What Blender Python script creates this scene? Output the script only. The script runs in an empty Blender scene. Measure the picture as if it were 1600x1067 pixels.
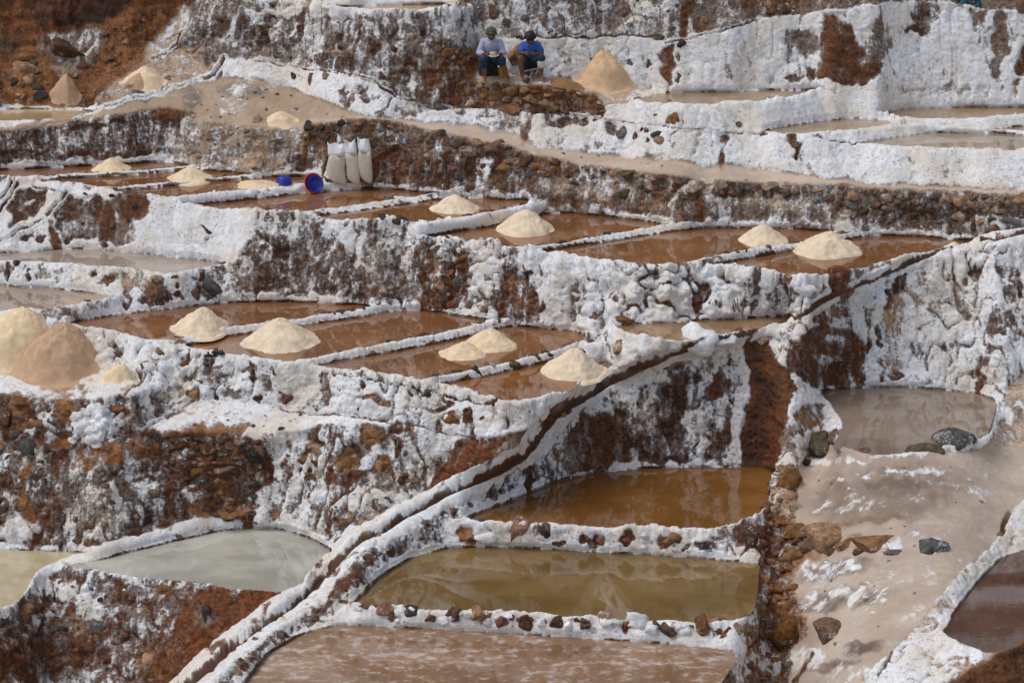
import bpy, bmesh, math, random, time
import numpy as np
from mathutils import Vector, Matrix, noise as mnoise

T0 = time.time()
scene = bpy.context.scene
C = scene.collection
R = math.radians
random.seed(7)
rng = np.random.default_rng(11)

# ---------------------------------------------------------------- camera, sky, sun, exposure
FPX = 3500.0                      # focal length in photo pixels (1600 wide)
PITCH = R(18.0)
ZC = 15.6
cam_data = bpy.data.cameras.new('camera')
cam_data.sensor_width = 36.0
cam_data.lens = 36.0 * FPX / 1600.0
cam_data.clip_end = 2000.0
cam = bpy.data.objects.new('camera', cam_data)
C.objects.link(cam)
cam.location = (0, 0, ZC)
cam.rotation_euler = (math.pi / 2 - PITCH, 0, 0)
scene.camera = cam

SUN_EL, SUN_AZ = R(62.0), R(-98.0)      # soft high light from the left through thin cloud
world = bpy.data.worlds.new('World')
scene.world = world
world.use_nodes = True
wn = world.node_tree
bg = wn.nodes['Background']
sky = wn.nodes.new('ShaderNodeTexSky')
sky.sky_type = 'NISHITA'
sky.sun_disc = False
sky.sun_elevation = SUN_EL
sky.sun_rotation = SUN_AZ
sky.air_density = 1.0
sky.dust_density = 9.0
sky.ozone_density = 0.6
sky.altitude = 3000
haze_sky = wn.nodes.new('ShaderNodeHueSaturation')          # thin overcast: the whole dome greyed evenly
haze_sky.inputs['Saturation'].default_value = 0.50
wn.links.new(sky.outputs[0], haze_sky.inputs['Color'])
wn.links.new(haze_sky.outputs[0], bg.inputs[0])
bg.inputs[1].default_value = 0.12
sun_data = bpy.data.lights.new('sun', 'SUN')
sun_data.energy = 1.4
sun_data.angle = R(42.0)
sun_data.color = (1.0, 0.955, 0.89)
sun = bpy.data.objects.new('sun', sun_data)
C.objects.link(sun)
sd = Vector((math.cos(SUN_EL) * math.sin(SUN_AZ), math.cos(SUN_EL) * math.cos(SUN_AZ), math.sin(SUN_EL)))
sun.rotation_euler = sd.to_track_quat('Z', 'Y').to_euler()
sun.location = sd * 60
scene.view_settings.view_transform = 'Standard'
scene.view_settings.look = 'None'
scene.view_settings.exposure = 0.36
scene.view_settings.gamma = 1.0

# ---------------------------------------------------------------- survey helpers: sight line of a photo point -> place at a height
CP, SP = math.cos(PITCH), math.sin(PITCH)
def ray(u, v):
    xc = (u - 800.0) / FPX
    yc = -(v - 533.5) / FPX
    return xc, CP + yc * SP, -SP + yc * CP
def at(u, v, z):
    dx, dy, dz = ray(u, v)
    t = (z - ZC) / dz
    return dx * t, dy * t, z
def to_px(x, y, z):
    d = y * CP - (z - ZC) * SP
    h = y * SP + (z - ZC) * CP
    return 800 + FPX * x / d, 533.5 - FPX * h / d
def cot_v(v):
    _, dy, dz = ray(0, v)
    return -dy / dz

# ---------------------------------------------------------------- numpy noise
def _hash(ix, iy, iz):
    h = (ix.astype(np.uint32) * np.uint32(374761393) + iy.astype(np.uint32) * np.uint32(668265263)
         + iz.astype(np.uint32) * np.uint32(2246822519))
    h = (h ^ (h >> np.uint32(13))) * np.uint32(1274126177)
    h ^= h >> np.uint32(16)
    return (h & np.uint32(0xFFFF)).astype(np.float32) / 32767.5 - 1.0
def vnoise(x, y, z):
    xi, yi, zi = np.floor(x), np.floor(y), np.floor(z)
    fx, fy, fz = (x - xi).astype(np.float32), (y - yi).astype(np.float32), (z - zi).astype(np.float32)
    xi, yi, zi = xi.astype(np.int64), yi.astype(np.int64), zi.astype(np.int64)
    fx = fx * fx * (3 - 2 * fx); fy = fy * fy * (3 - 2 * fy); fz = fz * fz * (3 - 2 * fz)
    def c(a, b, d): return _hash(xi + a, yi + b, zi + d)
    x00 = c(0,0,0) * (1-fx) + c(1,0,0) * fx
    x10 = c(0,1,0) * (1-fx) + c(1,1,0) * fx
    x01 = c(0,0,1) * (1-fx) + c(1,0,1) * fx
    x11 = c(0,1,1) * (1-fx) + c(1,1,1) * fx
    return (x00 * (1-fy) + x10 * fy) * (1-fz) + (x01 * (1-fy) + x11 * fy) * fz
def fbm(x, y, z, octaves=3, gain=0.5):
    s = 0; a = 1.0; n = 0
    for o in range(octaves):
        s = s + a * vnoise(x + 17.3 * o, y + 5.1 * o, z - 9.7 * o); n += a
        x, y, z, a = x * 2.03, y * 2.03, z * 2.03, a * gain
    return s / n

# ---------------------------------------------------------------- soil colours (albedo)
DB = (0.080, 0.036, 0.018)      # dark brown earth
RB = (0.135, 0.054, 0.022)      # red brown earth
OC = (0.29, 0.135, 0.050)      # ochre
TN = (0.470, 0.345, 0.240)      # tan sand
GB = (0.190, 0.135, 0.100)      # grey brown
RD = (0.185, 0.064, 0.022)      # rust
PK = (0.570, 0.455, 0.350)      # pinkish sand

# ---------------------------------------------------------------- the survey: bands of the hillside, painted top to bottom
# (key, kind, name, label, category, alpha, salt, soil, relief, lump, polygon)
X0, X1, Y0, Y1 = -160, 1760, -90, 1150
REG = []
def reg(key, kind, name, label, cat, alpha, salt, soil, relief, lump, poly):
    REG.append(dict(key=key, kind=kind, name=name, label=label, cat=cat, alpha=alpha, salt=salt,
                    soil=soil, relief=relief, lump=lump, poly=poly))
reg('hill', 'structure', 'hillside', None, None, 50, .2, RB, .10, .3, [(-300,-300),(2000,-300),(2000,1400),(-300,1400)])
reg('redhill', 'structure', 'hillside', None, None, 52, -.2, (0.23,0.098,0.040), .15, .6,
    [(-300,-300),(330,-300),(300,0),(255,45),(225,75),(210,95),(175,135),(140,200),(-300,200)])
reg('topbank', 'thing', 'earth_bank', 'brown earth bank with rubble along the top edge behind the uppermost white wall', 'bank', 50, .25, GB, .12, .3,
    [(1060,-300),(1800,-300),(1800,80),(1060,90)])
reg('wallB', 'thing', 'retaining_wall', 'salt-caked rubble wall standing behind and above the two seated workers', 'wall', 72, .60, GB, .10, .4,
    [(735,-300),(1085,-300),(1083,60),(1090,110),(720,110),(735,30)])
reg('wallA0', 'thing', 'salt_bank', 'white salt bank above the narrow pan at the top edge', 'bank', 40, .85, TN, .06, .5,
    [(296,-300),(735,-300),(735,60),(296,60)])
reg('wallA', 'thing', 'retaining_wall', 'tall salt-frosted wall below the narrow top pan, left of the seated workers', 'wall', 70, .57, GB, .10, .5,
    [(296,0),(330,-5),(400,4),(480,12),(600,18),(735,17),(765,20),(760,60),(750,130),(760,175),(560,175),(300,150),(280,80)])
reg('wallC', 'thing', 'retaining_wall', 'broad white salt wall with a big brown bare patch, behind the tan heap', 'wall', 70, .88, GB, .055, .3,
    [(752,62),(850,60),(1000,58),(1045,62),(1100,50),(1200,25),(1300,15),(1400,3),(1480,3),(1520,8),(1560,18),(1900,22),(1900,240),(1180,240),(990,180),(752,150)])
reg('seat', 'structure', 'terrace_ground', None, None, 5, .45, TN, .03, .3,
    [(728,108),(830,118),(900,126),(1000,135),(1045,142),(1010,162),(945,167),(900,142),(840,136),(738,132)])
reg('seatwall', 'thing', 'stone_wall', 'low rubble wall of orange brown stones below the seated workers', 'wall', 66, .12, RB, .10, .2,
    [(712,126),(760,127),(830,135),(900,141),(942,153),(946,182),(860,180),(712,168)])
reg('bankD', 'thing', 'salt_bank', 'white salt bank in front of the beige pan right of the tan heap', 'bank', 55, .97, GB, .045, .3,
    [(945,163),(1000,158),(1100,165),(1200,158),(1285,146),(1340,140),(1400,150),(1380,172),(1340,186),(1200,240),(940,240)])
reg('bankE2', 'thing', 'salt_bank', 'low white salt ridges between the beige pans at the upper right', 'bank', 40, .95, GB, .04, .3,
    [(1190,197),(1340,180),(1400,187),(1900,178),(1900,270),(1190,270)])
reg('wallE', 'thing', 'salt_bank', 'long smooth white salt slope above the pinkish footpath', 'bank', 48, .88, GB, .05, .22,
    [(600,150),(650,160),(800,172),(930,186),(1000,195),(1100,206),(1200,213),(1240,216),(1320,227),(1440,234),(1520,237),(1900,255),(1900,340),(560,340)])
reg('bankI', 'thing', 'salt_bank', 'white salt slope with a few embedded orange stones above the sandy bank', 'bank', 45, .9, GB, .05, .2,
    [(345,90),(400,95),(480,108),(545,118),(585,130),(615,152),(605,170),(560,195),(310,195),(322,115)])
reg('areaJ', 'structure', 'terrace_ground', None, None, 28, .36, TN, .05, .3,
    [(180,130),(212,93),(250,80),(300,68),(350,92),(332,118),(320,195),(135,200),(140,155)])
reg('ramp', 'structure', 'path', None, None, 35, .2, TN, .03, .2,
    [(218,88),(232,66),(255,45),(280,18),(298,8),(298,40),(285,62),(262,80),(240,95)])
reg('flatK', 'structure', 'terrace_ground', None, None, 6, .62, TN, .03, .3,
    [(-300,170),(0,167),(60,166),(150,168),(180,160),(205,156),(110,200),(-300,220)])
reg('sandy', 'structure', 'hillside', None, None, 27, .2, TN, .028, .2,
    [(-300,207),(0,203),(110,181),(200,160),(300,131),(330,118),(390,125),(440,133),(480,150),(520,165),(570,182),(600,340),(-300,340)])
reg('path', 'structure', 'path', None, None, 7, .2, PK, .018, .2,
    [(545,184),(570,181),(640,186),(720,193),(800,208),(832,224),(900,240),(1000,246),(1060,251),(1110,262),(1125,256),(1200,267),(1300,279),(1400,288),(1500,294),(1900,306),(1900,350),(1100,380),(540,340),(470,300),(380,200),(480,188)])
reg('wallL', 'thing', 'retaining_wall', 'dark brown banded wall behind the far left row of pans', 'wall', 68, .46, DB, .07, .2,
    [(-300,220),(0,207),(110,193),(200,177),(250,168),(300,175),(306,186),(285,197),(285,330),(-300,330)])
reg('wallM', 'thing', 'retaining_wall', 'crumbly tan and grey wall between the dark banded wall and the white sacks', 'wall', 62, .36, TN, .12, .5,
    [(278,197),(330,190),(400,203),(478,198),(482,330),(278,330)])
reg('wallN', 'thing', 'stone_wall', 'long brown rubble wall rising behind the white sacks to the path edge', 'wall', 70, .33, (0.19,0.105,0.058), .10, .3,
    [(472,195),(530,190),(545,186),(600,187),(640,195),(700,210),(790,228),(830,240),(900,256),(1000,268),(1105,281),(1105,420),(472,380)])
reg('wallO', 'thing', 'stone_wall', 'grey brown rubble wall behind the two rightmost brown pans with heaps', 'wall', 70, .40, (0.21,0.145,0.10), .10, .3,
    [(1100,281),(1200,287),(1300,288),(1400,295),(1500,301),(1900,312),(1900,440),(1100,440)])
reg('wallQ1', 'thing', 'salt_bank', 'white salt bank with big brown bare patches above the curved grey pan', 'bank', 50, .97, DB, .05, .2,
    [(-300,283),(0,284),(55,289),(110,296),(200,304),(280,324),(400,334),(430,334),(400,400),(390,520),(-300,520)])
reg('wallQ2', 'thing', 'retaining_wall', 'grey and brown mottled wall with white top, behind the pan with two cream heaps', 'wall', 62, .53, DB, .08, .6,
    [(400,334),(480,333),(560,346),(620,346),(655,352),(660,420),(650,560),(340,560),(345,440),(400,372)])
reg('wallQ3', 'thing', 'retaining_wall', 'streaked wall of white crust, brown earth and embedded wood below the brown pan', 'wall', 68, .58, RB, .12, .8,
    [(648,350),(680,371),(740,379),(800,389),(850,397),(860,470),(850,600),(640,600),(650,480)])
reg('wallQ4', 'thing', 'retaining_wall', 'knobbly thick white salt wall below the brown pans with heaps', 'wall', 70, .93, RB, .13, 1.0,
    [(800,389),(900,403),(980,411),(1060,413),(1100,414),(1200,428),(1290,436),(1340,424),(1345,470),(1290,530),(850,620),(845,470)])
reg('bankS1', 'thing', 'salt_bank', 'white bank with dark stones between the two grey pans at the left edge', 'bank', 58, .82, RB, .08, .6,
    [(-300,408),(0,408),(100,412),(200,423),(270,430),(320,420),(352,411),(395,398),(375,470),(345,480),(300,510),(-300,510)])
reg('bankS2', 'thing', 'salt_bank', 'pale lumpy ridge in front of the lowest grey pan at the left edge', 'bank', 45, .74, GB, .06, .7,
    [(-300,486),(0,486),(60,487),(115,481),(190,467),(230,470),(225,490),(120,507),(60,515),(-300,530)])
reg('bankT0', 'thing', 'salt_bank', 'white nodular salt bank beside the big heaps at the left edge', 'bank', 48, .92, TN, .12, 1.0,
    [(-300,500),(60,498),(120,503),(145,513),(190,523),(290,537),(250,600),(220,640),(-300,650)])
reg('wallT', 'thing', 'retaining_wall', 'white crusted wall in front of the pans with cream heaps, above the white ledge', 'wall', 58, .86, RB, .10, .9,
    [(250,545),(290,537),(350,551),(400,561),(480,566),(540,577),(600,588),(680,598),(780,628),(880,617),(880,700),(820,780),(600,780),(230,780),(225,610)])
reg('bankT2', 'thing', 'salt_bank', 'white salt knoll with orange stones between the heap pan and the channel', 'bank', 48, .95, GB, .08, .8,
    [(850,622),(890,612),(928,572),(912,545),(922,516),(958,498),(985,532),(1040,538),(1200,512),(1240,500),(1230,540),(1000,600),(900,660),(850,690)])
reg('terrU', 'structure', 'terrace_ground', None, None, 8, .85, TN, .03, .3,
    [(-300,588),(0,583),(150,583),(218,592),(245,602),(215,615),(130,627),(60,623),(0,615),(-300,617)])
reg('wallW', 'thing', 'stone_wall', 'brown stone and white nodule wall under the big heaps at the left edge', 'wall', 62, .55, RB, .13, .9,
    [(-300,618),(0,614),(60,622),(130,626),(215,615),(270,618),(290,638),(225,672),(120,700),(-300,750)])
reg('ledgeV', 'structure', 'terrace_ground', None, None, 17, .93, TN, .04, .25,
    [(212,676),(258,646),(300,627),(400,628),(450,641),(560,653),(640,662),(700,680),(760,690),(795,668),(835,655),(720,760),(400,760),(205,700)])
reg('wallX1', 'thing', 'stone_wall', 'dark brown stone wall with salt stains above the two pale pans at lower left', 'wall', 70, .47, DB, .13, .6,
    [(-300,728),(0,712),(60,705),(120,692),(220,676),(330,674),(400,682),(410,720),(400,920),(-300,920)])
reg('wallX2', 'thing', 'retaining_wall', 'white frosted wall with orange rock stubs between the dark stone wall and the channel', 'wall', 60, .72, RB, .13, .7,
    [(400,682),(450,676),(500,667),(560,662),(640,668),(700,684),(745,690),(765,700),(720,775),(600,860),(500,920),(400,920)])
reg('bankX3', 'thing', 'earth_bank', 'rust brown bare earth bank beside the channel', 'bank', 52, .12, RD, .08, .2,
    [(720,694),(745,688),(790,680),(832,668),(805,722),(700,770),(665,775),(688,722)])
reg('bankZ', 'thing', 'earth_bank', 'brown and white bank at the lower left corner below the grey pan', 'bank', 46, .42, RB, .12, .7,
    [(-300,970),(0,955),(45,915),(75,888),(105,884),(170,898),(330,917),(400,928),(465,922),(500,885),(530,860),(570,850),(480,980),(260,1300),(-300,1300)])
reg('bankAA', 'thing', 'retaining_wall', 'white and dark brown streaked bank between the channel and the amber pan', 'wall', 58, .66, DB, .08, .6,
    [(620,840),(700,785),(800,735),(860,685),(900,645),(960,608),(1050,563),(1150,531),(1170,528),(1250,480),(1265,620),(1220,740),(1195,870),(560,990),(480,985),(560,900)])
reg('wallHH', 'thing', 'retaining_wall', 'big white wall with orange streak and brown patch above the round grey pan', 'wall', 62, .84, RB, .12, .55,
    [(1200,522),(1290,475),(1340,452),(1400,424),(1460,400),(1540,380),(1620,368),(1900,330),(1900,660),(1560,660),(1540,730),(1270,650),(1242,605),(1215,570)])
reg('runoff', 'thing', 'mineral_runoff', 'wet rust-red mineral runoff streaming down to the amber pan', 'runoff', 64, -.3, RD, .07, .9,
    [(1165,527),(1196,524),(1212,562),(1248,602),(1234,640),(1224,690),(1213,740),(1153,740),(1160,680),(1172,610),(1160,570)])
reg('bankII', 'thing', 'salt_bank', 'white salt hump with a bare brown side at the left of the round grey pan', 'bank', 50, .85, OC, .07, .6,
    [(1240,604),(1280,606),(1302,635),(1319,665),(1290,682),(1262,702),(1250,735),(1208,740),(1224,685),(1232,640)])
reg('slopeJJ', 'structure', 'hillside', None, None, 30, .38, PK, .05, .5,
    [(1900,480),(1640,545),(1590,588),(1560,628),(1548,688),(1526,706),(1520,735),(1900,780)])
reg('terrEE', 'structure', 'terrace_ground', None, None, 6, .22, (0.53,0.43,0.345), .016, .3,
    [(1240,738),(1250,722),(1300,702),(1370,712),(1450,706),(1530,704),(1620,690),(1900,670),(1900,1300),(1180,1300),(1240,1060),(1225,960),(1215,850)])
reg('wallDD', 'thing', 'stone_wall', 'ochre stone side wall along the right edge of the olive pan', 'wall', 55, .30, OC, .14, .6,
    [(1208,728),(1250,733),(1246,775),(1240,810),(1262,838),(1245,880),(1238,920),(1262,960),(1262,990),(1215,1030),(1228,1090),(1230,1300),(1120,1300),(1150,1040),(1160,1005),(1182,962),(1186,880),(1190,805)])
reg('wallBB', 'thing', 'salt_bank', 'white ridge with red stones between the amber pan and the olive pan', 'bank', 55, .80, RD, .06, .6,
    [(690,818),(725,810),(800,819),(1050,828),(1130,828),(1192,798),(1195,892),(1100,882),(700,866)])
reg('dikeCC', 'thing', 'salt_bank', 'low white ridge of rounded stones in front of the olive pan', 'bank', 50, .88, OC, .04, .6,
    [(500,978),(552,938),(620,950),(750,957),(900,964),(1100,974),(1165,967),(1188,958),(1165,1030),(1130,1022),(520,990)])
reg('dikeFF', 'thing', 'salt_bank', 'thick white salt ridge curving along the dark brown pan at lower right', 'bank', 14, .94, TN, .05, .6,
    [(1900,660),(1620,768),(1580,800),(1555,850),(1500,892),(1430,980),(1340,1067),(1270,1150),(1480,1150),(1490,1067),(1552,1027),(1470,992),(1510,926),(1562,870),(1620,848),(1900,790)])
reg('moundGG', 'thing', 'earth_bank', 'blurred brown earth mound in the lower right corner', 'bank', 40, -.3, RB, .06, .2,
    [(1470,1075),(1500,1055),(1545,1030),(1600,1008),(1900,960),(1900,1300),(1420,1300)])

# channel: white shoulders and the narrow bed
CHAN = [(150,1200),(250,1110),(300,1067),(360,1015),(420,970),(480,930),(525,882),(556,850),(600,830),(650,797),(700,771),(760,743),(820,710),(848,675),(868,648),(900,627),(950,600),(1000,575),(1050,553),(1110,537),(1170,522),(1220,508),(1258,490),(1290,470),(1330,451),(1400,421),(1450,401),(1500,387),(1540,377),(1600,366),(1900,330)]
CHW = [5.5,5.5,5.5,5,4.2,4,3.6,3.6,3.6,3.6,3.6,4,4.6,4,5.5,4.6,3.2,2.8,2.8,2.5,2.5,2.2,2,2,1.8,1.8,1.6,1.6,1.6,1.6,1.6]       # half widths of the bed
SHW = [24,24,24,23,23,23,23,22,21,20,20,20,19,20,18,16,15,14,14,13,13,12,11,11,10,10,9,9,8,8,8]
LINES = [
 ('shoulder', 'thing', 'water_channel', 'long salt-rimmed water channel running diagonally down through the terraces', 'channel', 30, .96, GB, .035, .8, CHAN, SHW),
]
# dikes between pans (crest lines)
def dike(key, label, pts, w, salt=.72, soil=GB, alpha=55):
    LINES.append((key, 'thing', 'pan_dike', label, 'dike', alpha, salt, soil, .035, .7, pts, [w * .82] * len(pts) if not isinstance(w, list) else [q * .85 for q in w]))
dike('d1', 'stony dike in front of the farthest left pan with a small heap', [(20,280),(60,281),(110,275),(200,271),(290,263),(302,260)], 5)
dike('d2', 'dike in front of the second far left pan and its heap', [(150,297),(220,291),(300,285),(390,276),(412,273)], 4.5)
dike('d3', 'white dike carrying the red basin', [(262,317),(330,310),(400,303),(440,297),(480,292),(540,291),(560,291)], [6,7,8,8,8,6,4], salt=.95)
dike('d4', 'thin dike running from the cream heap to the middle of the white wall top', [(470,334),(540,325),(600,317),(660,307),(712,299),(722,296)], 4)
dike('d5', 'broad white dike below the pan with the single cream heap', [(650,358),(700,352),(740,345),(790,334),(830,325),(852,319)], [11,10,10,9,8,6], salt=.97, alpha=65)
dike('d6', 'brown and white dike right of the tall cream heap', [(790,391),(840,389),(880,383),(950,371),(1000,361),(1048,352),(1080,352)], [5,4,4,4,5,6,6])
dike('d7', 'dike between the two rightmost brown pans with heaps', [(1080,411),(1120,404),(1200,393),(1260,381),(1330,366),(1375,366)], [5,5,5,5,5,4], salt=.8)
dike('d9', 'stony dike in front of the first cream heap in the lower row', [(285,533),(300,528),(340,519),(400,509),(460,502),(520,494),(580,485),(605,479)], 5)
dike('d10', 'stone-studded dike between the two wide heap pans in the lower row', [(465,567),(500,561),(560,549),(640,535),(700,522),(760,509),(792,502)], 6, salt=.85)
dike('d11', 'stone-studded dike in front of the double cream heap', [(665,595),(740,583),(800,570),(870,553),(912,538)], 6, salt=.8)
dike('dY', 'white salt dike between the two pale pans at lower left', [(60,892),(90,882),(130,868),(200,848),(270,828),(330,813),(365,823),(400,823)], [16,15,12,10,10,12,5,3], salt=1.0, alpha=45)
dike('dC', 'low white dike between the beige pans at the right edge', [(1400,190),(1450,192),(1540,190),(1620,184),(1800,178)], 6, salt=.97)
dike('dC2', 'slim white dike below the sliver of pan at the right edge', [(1300,214),(1370,205),(1440,200),(1540,205),(1640,208),(1800,210)], 4, salt=.97)

# pans: key, polygon, water colour, crust 0..1, label
PANS = []
def pan(key, col, crust, label, poly): PANS.append((key, poly, col, crust, label))
BR = (0.225, 0.097, 0.035)
BE = (0.33, 0.22, 0.12)
pan('pA', (0.45,0.30,0.15), .1, 'narrow beige pan at the top edge', [(495,11),(560,10),(640,7),(690,6),(712,12),(735,16),(690,18),(620,17),(560,14)])
pan('pB', BE, .1, 'beige pan right of the tan heap', [(985,156),(1040,145),(1200,141),(1286,140),(1262,149),(1200,159),(1100,164),(1010,161)])
pan('pC', BE, .1, 'long beige pan at the right edge under the white wall', [(1368,176),(1420,169),(1500,167),(1620,166),(1850,166),(1850,178),(1600,179),(1520,186),(1430,187),(1400,184)])
pan('pD', BE, .15, 'leaf-shaped beige pan at the upper right', [(1192,204),(1250,194),(1300,187),(1340,184),(1385,188),(1412,192),(1340,203),(1280,208),(1220,210)])
pan('pE', (0.36,0.27,0.19), .15, 'greyish pan at the right edge above the long white slope', [(1335,224),(1400,215),(1450,208),(1500,207),(1560,208),(1620,213),(1850,215),(1850,232),(1600,236),(1520,234),(1480,233),(1430,229)])
pan('pF', BE, .1, 'sliver of beige pan at the right edge', [(1545,203),(1600,197),(1850,188),(1850,206),(1600,207)])
pan('pK', (0.45,0.33,0.18), .5, 'shallow muddy pan at the far left beside the red hill', [(-260,172),(20,171),(90,171),(150,173),(110,184),(60,186),(-260,200)])
pan('p1', BR, .1, 'farthest left brown pan with a small cream heap', [(-260,274),(0,266),(140,258),(265,252),(298,257),(285,261),(200,269),(110,274),(55,278),(0,277),(-260,286)])
pan('p2', BR, .1, 'second brown pan from the far left with a cream heap', [(56,285),(120,278),(200,274),(290,265),(310,265),(370,270),(396,272),(385,275),(300,283),(220,290),(165,296),(150,292),(100,288)])
pan('p3', BR, .1, 'narrow brown pan left of the red basin', [(172,299),(230,294),(300,287),(400,278),(440,275),(490,274),(505,279),(480,286),(440,290),(400,296),(330,303),(270,309),(212,304)])
pan('p4', BR, .05, 'brown pan reflecting the red basin', [(280,322),(330,317),(400,311),(480,300),(540,296),(575,294),(640,298),(690,303),(650,307),(600,315),(540,323),(478,332),(400,331),(330,328)])
pan('p5', BR, .05, 'brown pan holding a cream heap beside the broad white dike', [(490,337),(560,328),(640,318),(715,307),(740,309),(830,313),(820,320),(780,329),(720,339),(660,347),(620,345),(540,345)])
pan('p6', BR, .05, 'brown pan with the tall cream heap in its middle', [(662,369),(700,363),(780,351),(852,333),(900,333),(960,339),(1020,347),(1047,351),(1000,359),(940,369),(880,381),(830,388),(790,387),(740,378),(700,372)])
pan('p7', BR, .05, 'wide brown pan behind the right pair of heaps', [(842,393),(900,384),(960,374),(1050,361),(1100,356),(1180,355),(1250,358),(1332,363),(1310,369),(1260,377),(1200,389),(1120,400),(1085,408),(1040,413),(980,410),(900,402)])
pan('p8', BR, .05, 'rightmost brown pan below the grey rubble wall', [(1105,415),(1150,406),(1210,396),(1270,384),(1335,371),(1390,367),(1450,370),(1530,377),(1505,382),(1460,392),(1400,404),(1350,416),(1320,425),(1290,434),(1220,430),(1150,421)])
pan('pR1', (0.36,0.28,0.22), .3, 'curved greyish pan under the white bank at the left edge', [(-260,400),(0,396),(80,390),(150,389),(230,396),(300,404),(356,411),(320,420),(270,429),(200,422),(100,411),(0,407),(-260,408)])
pan('pR2', (0.36,0.27,0.19), .2, 'grey brown pan behind the big heaps at the left edge', [(-260,444),(0,445),(60,448),(130,455),(190,465),(150,473),(110,480),(60,485),(0,485),(-260,486)])
pan('p9', (0.235,0.10,0.037), .1, 'brown pan with the leftmost heap of the lower row', [(105,503),(180,491),(250,483),(340,473),(400,470),(480,472),(560,476),(584,479),(540,487),(480,496),(400,506),(340,515),(300,526),(280,531),(220,529),(180,521),(140,513)])
pan('p10', (0.235,0.10,0.037), .1, 'wide brown pan with the broad cream heap', [(288,541),(300,535),(340,527),(420,514),(500,503),(570,494),(605,486),(650,484),(700,489),(760,499),(772,503),(720,514),(650,530),(560,546),(500,558),(455,566),(400,560),(340,549)])
pan('p11', BR, .1, 'brown pan with the double cream heap', [(486,570),(560,558),(640,543),(740,523),(792,508),(850,512),(917,519),(910,533),(870,547),(800,565),(720,581),(660,594),(600,586),(540,577)])
pan('p12', (0.24,0.09,0.024), .05, 'amber brown pan at the end of the lower row beside the knoll', [(684,600),(740,590),(800,577),(870,560),(912,545),(925,570),(900,602),(880,615),(820,625),(780,627),(740,613)])
pan('p13', (0.28,0.16,0.07), .05, 'ochre pan below the knobbly white wall beside the channel', [(962,508),(1000,505),(1100,500),(1232,492),(1242,497),(1200,511),(1130,525),(1080,532),(1030,534),(990,527),(970,518)])
pan('pY1', (0.50,0.42,0.27), .35, 'pale yellowish pan at the lower left edge', [(-260,862),(0,857),(80,860),(132,862),(100,874),(68,886),(48,908),(35,930),(20,948),(0,955),(-260,985)])
pan('pY2', (0.44,0.42,0.355), .4, 'pale grey green pan at lower left', [(103,885),(140,877),(200,862),(280,843),(340,828),(385,825),(430,823),(480,838),(512,854),(518,862),(500,880),(480,905),(465,920),(430,925),(390,926),(330,915),(250,905),(170,897)])
pan('p14', (0.215,0.092,0.020), .0, 'deep amber pan reflecting the streaked bank', [(725,808),(790,783),(860,753),(920,739),(1000,731),(1100,729),(1212,729),(1206,760),(1195,795),(1170,815),(1120,827),(1050,827),(900,822),(800,818),(750,815)])
pan('p15', (0.19,0.115,0.038), .0, 'olive ochre pan in the lower middle', [(553,937),(590,900),(640,870),(700,855),(780,853),(950,862),(1100,871),(1184,880),(1182,920),(1177,950),(1160,968),(1100,974),(1000,970),(900,964),(750,957),(620,951),(562,945)])
pan('p16', (0.27,0.15,0.08), .62, 'rosy brown pan with drifting salt crust along the bottom edge', [(280,1180),(380,1067),(420,1018),(470,989),(530,974),(700,982),(900,995),(1100,1009),(1142,1014),(1148,1032),(1120,1072),(1080,1180)])
pan('p19', (0.10,0.050,0.032), .35, 'dark brown pan at the lower right edge', [(1850,790),(1620,852),(1560,872),(1508,930),(1470,990),(1550,1024),(1600,1008),(1850,965)])
pan('p20', (0.25,0.185,0.135), .35, 'round greyish pan under the big white wall', [(1278,610),(1350,605),(1420,604),(1530,613),(1556,623),(1550,650),(1540,680),(1510,694),(1450,704),(1370,711),(1302,701),(1312,682),(1318,660),(1302,635)])

# ---------------------------------------------------------------- rasterise the survey on a grid of sight lines
STEP = 1.5
def grid(step):
    us = np.arange(X0, X1 + step * .5, step); vs = np.arange(Y0, Y1 + step * .5, step)
    return us, vs
def in_poly(U, V, poly):
    ins = np.zeros(U.shape, bool)
    n = len(poly)
    for k in range(n):
        x1, y1 = poly[k]; x2, y2 = poly[(k + 1) % n]
        if y1 == y2: continue
        cond = (y1 > V) != (y2 > V)
        ins ^= cond & (U < (x2 - x1) * (V - y1) / (y2 - y1) + x1)
    return ins
def win(us, vs, pts, pad):
    xs = [p[0] for p in pts]; ys = [p[1] for p in pts]
    a = max(0, int(np.searchsorted(us, min(xs) - pad))); b = min(len(us), int(np.searchsorted(us, max(xs) + pad)) + 1)
    c = max(0, int(np.searchsorted(vs, min(ys) - pad))); d = min(len(vs), int(np.searchsorted(vs, max(ys) + pad)) + 1)
    return slice(c, d), slice(a, b)
def line_dist(U, V, pts, vals=None):
    best = np.full(U.shape, 1e9, np.float32); w = np.zeros(U.shape, np.float32)
    for k in range(len(pts) - 1):
        x1, y1 = pts[k]; x2, y2 = pts[k + 1]
        dx, dy = x2 - x1, y2 - y1
        t = np.clip(((U - x1) * dx + (V - y1) * dy) / (dx * dx + dy * dy), 0, 1)
        d = np.hypot(U - x1 - t * dx, V - y1 - t * dy)
        m = d < best
        best = np.where(m, d, best)
        if vals is not None: w = np.where(m, vals[k] + t * (vals[k + 1] - vals[k]), w)
    return best, w
def smooth_poly(poly, it=2, c=.2):
    for _ in range(it):
        q = []
        for k in range(len(poly)):
            a, b = poly[k], poly[(k + 1) % len(poly)]
            q += [(a[0] * (1-c) + b[0] * c, a[1] * (1-c) + b[1] * c), (a[0] * c + b[0] * (1-c), a[1] * c + b[1] * (1-c))]
        poly = q
    return poly
for r_ in REG[1:]: r_['poly'] = smooth_poly(r_['poly'], 1)
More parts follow.
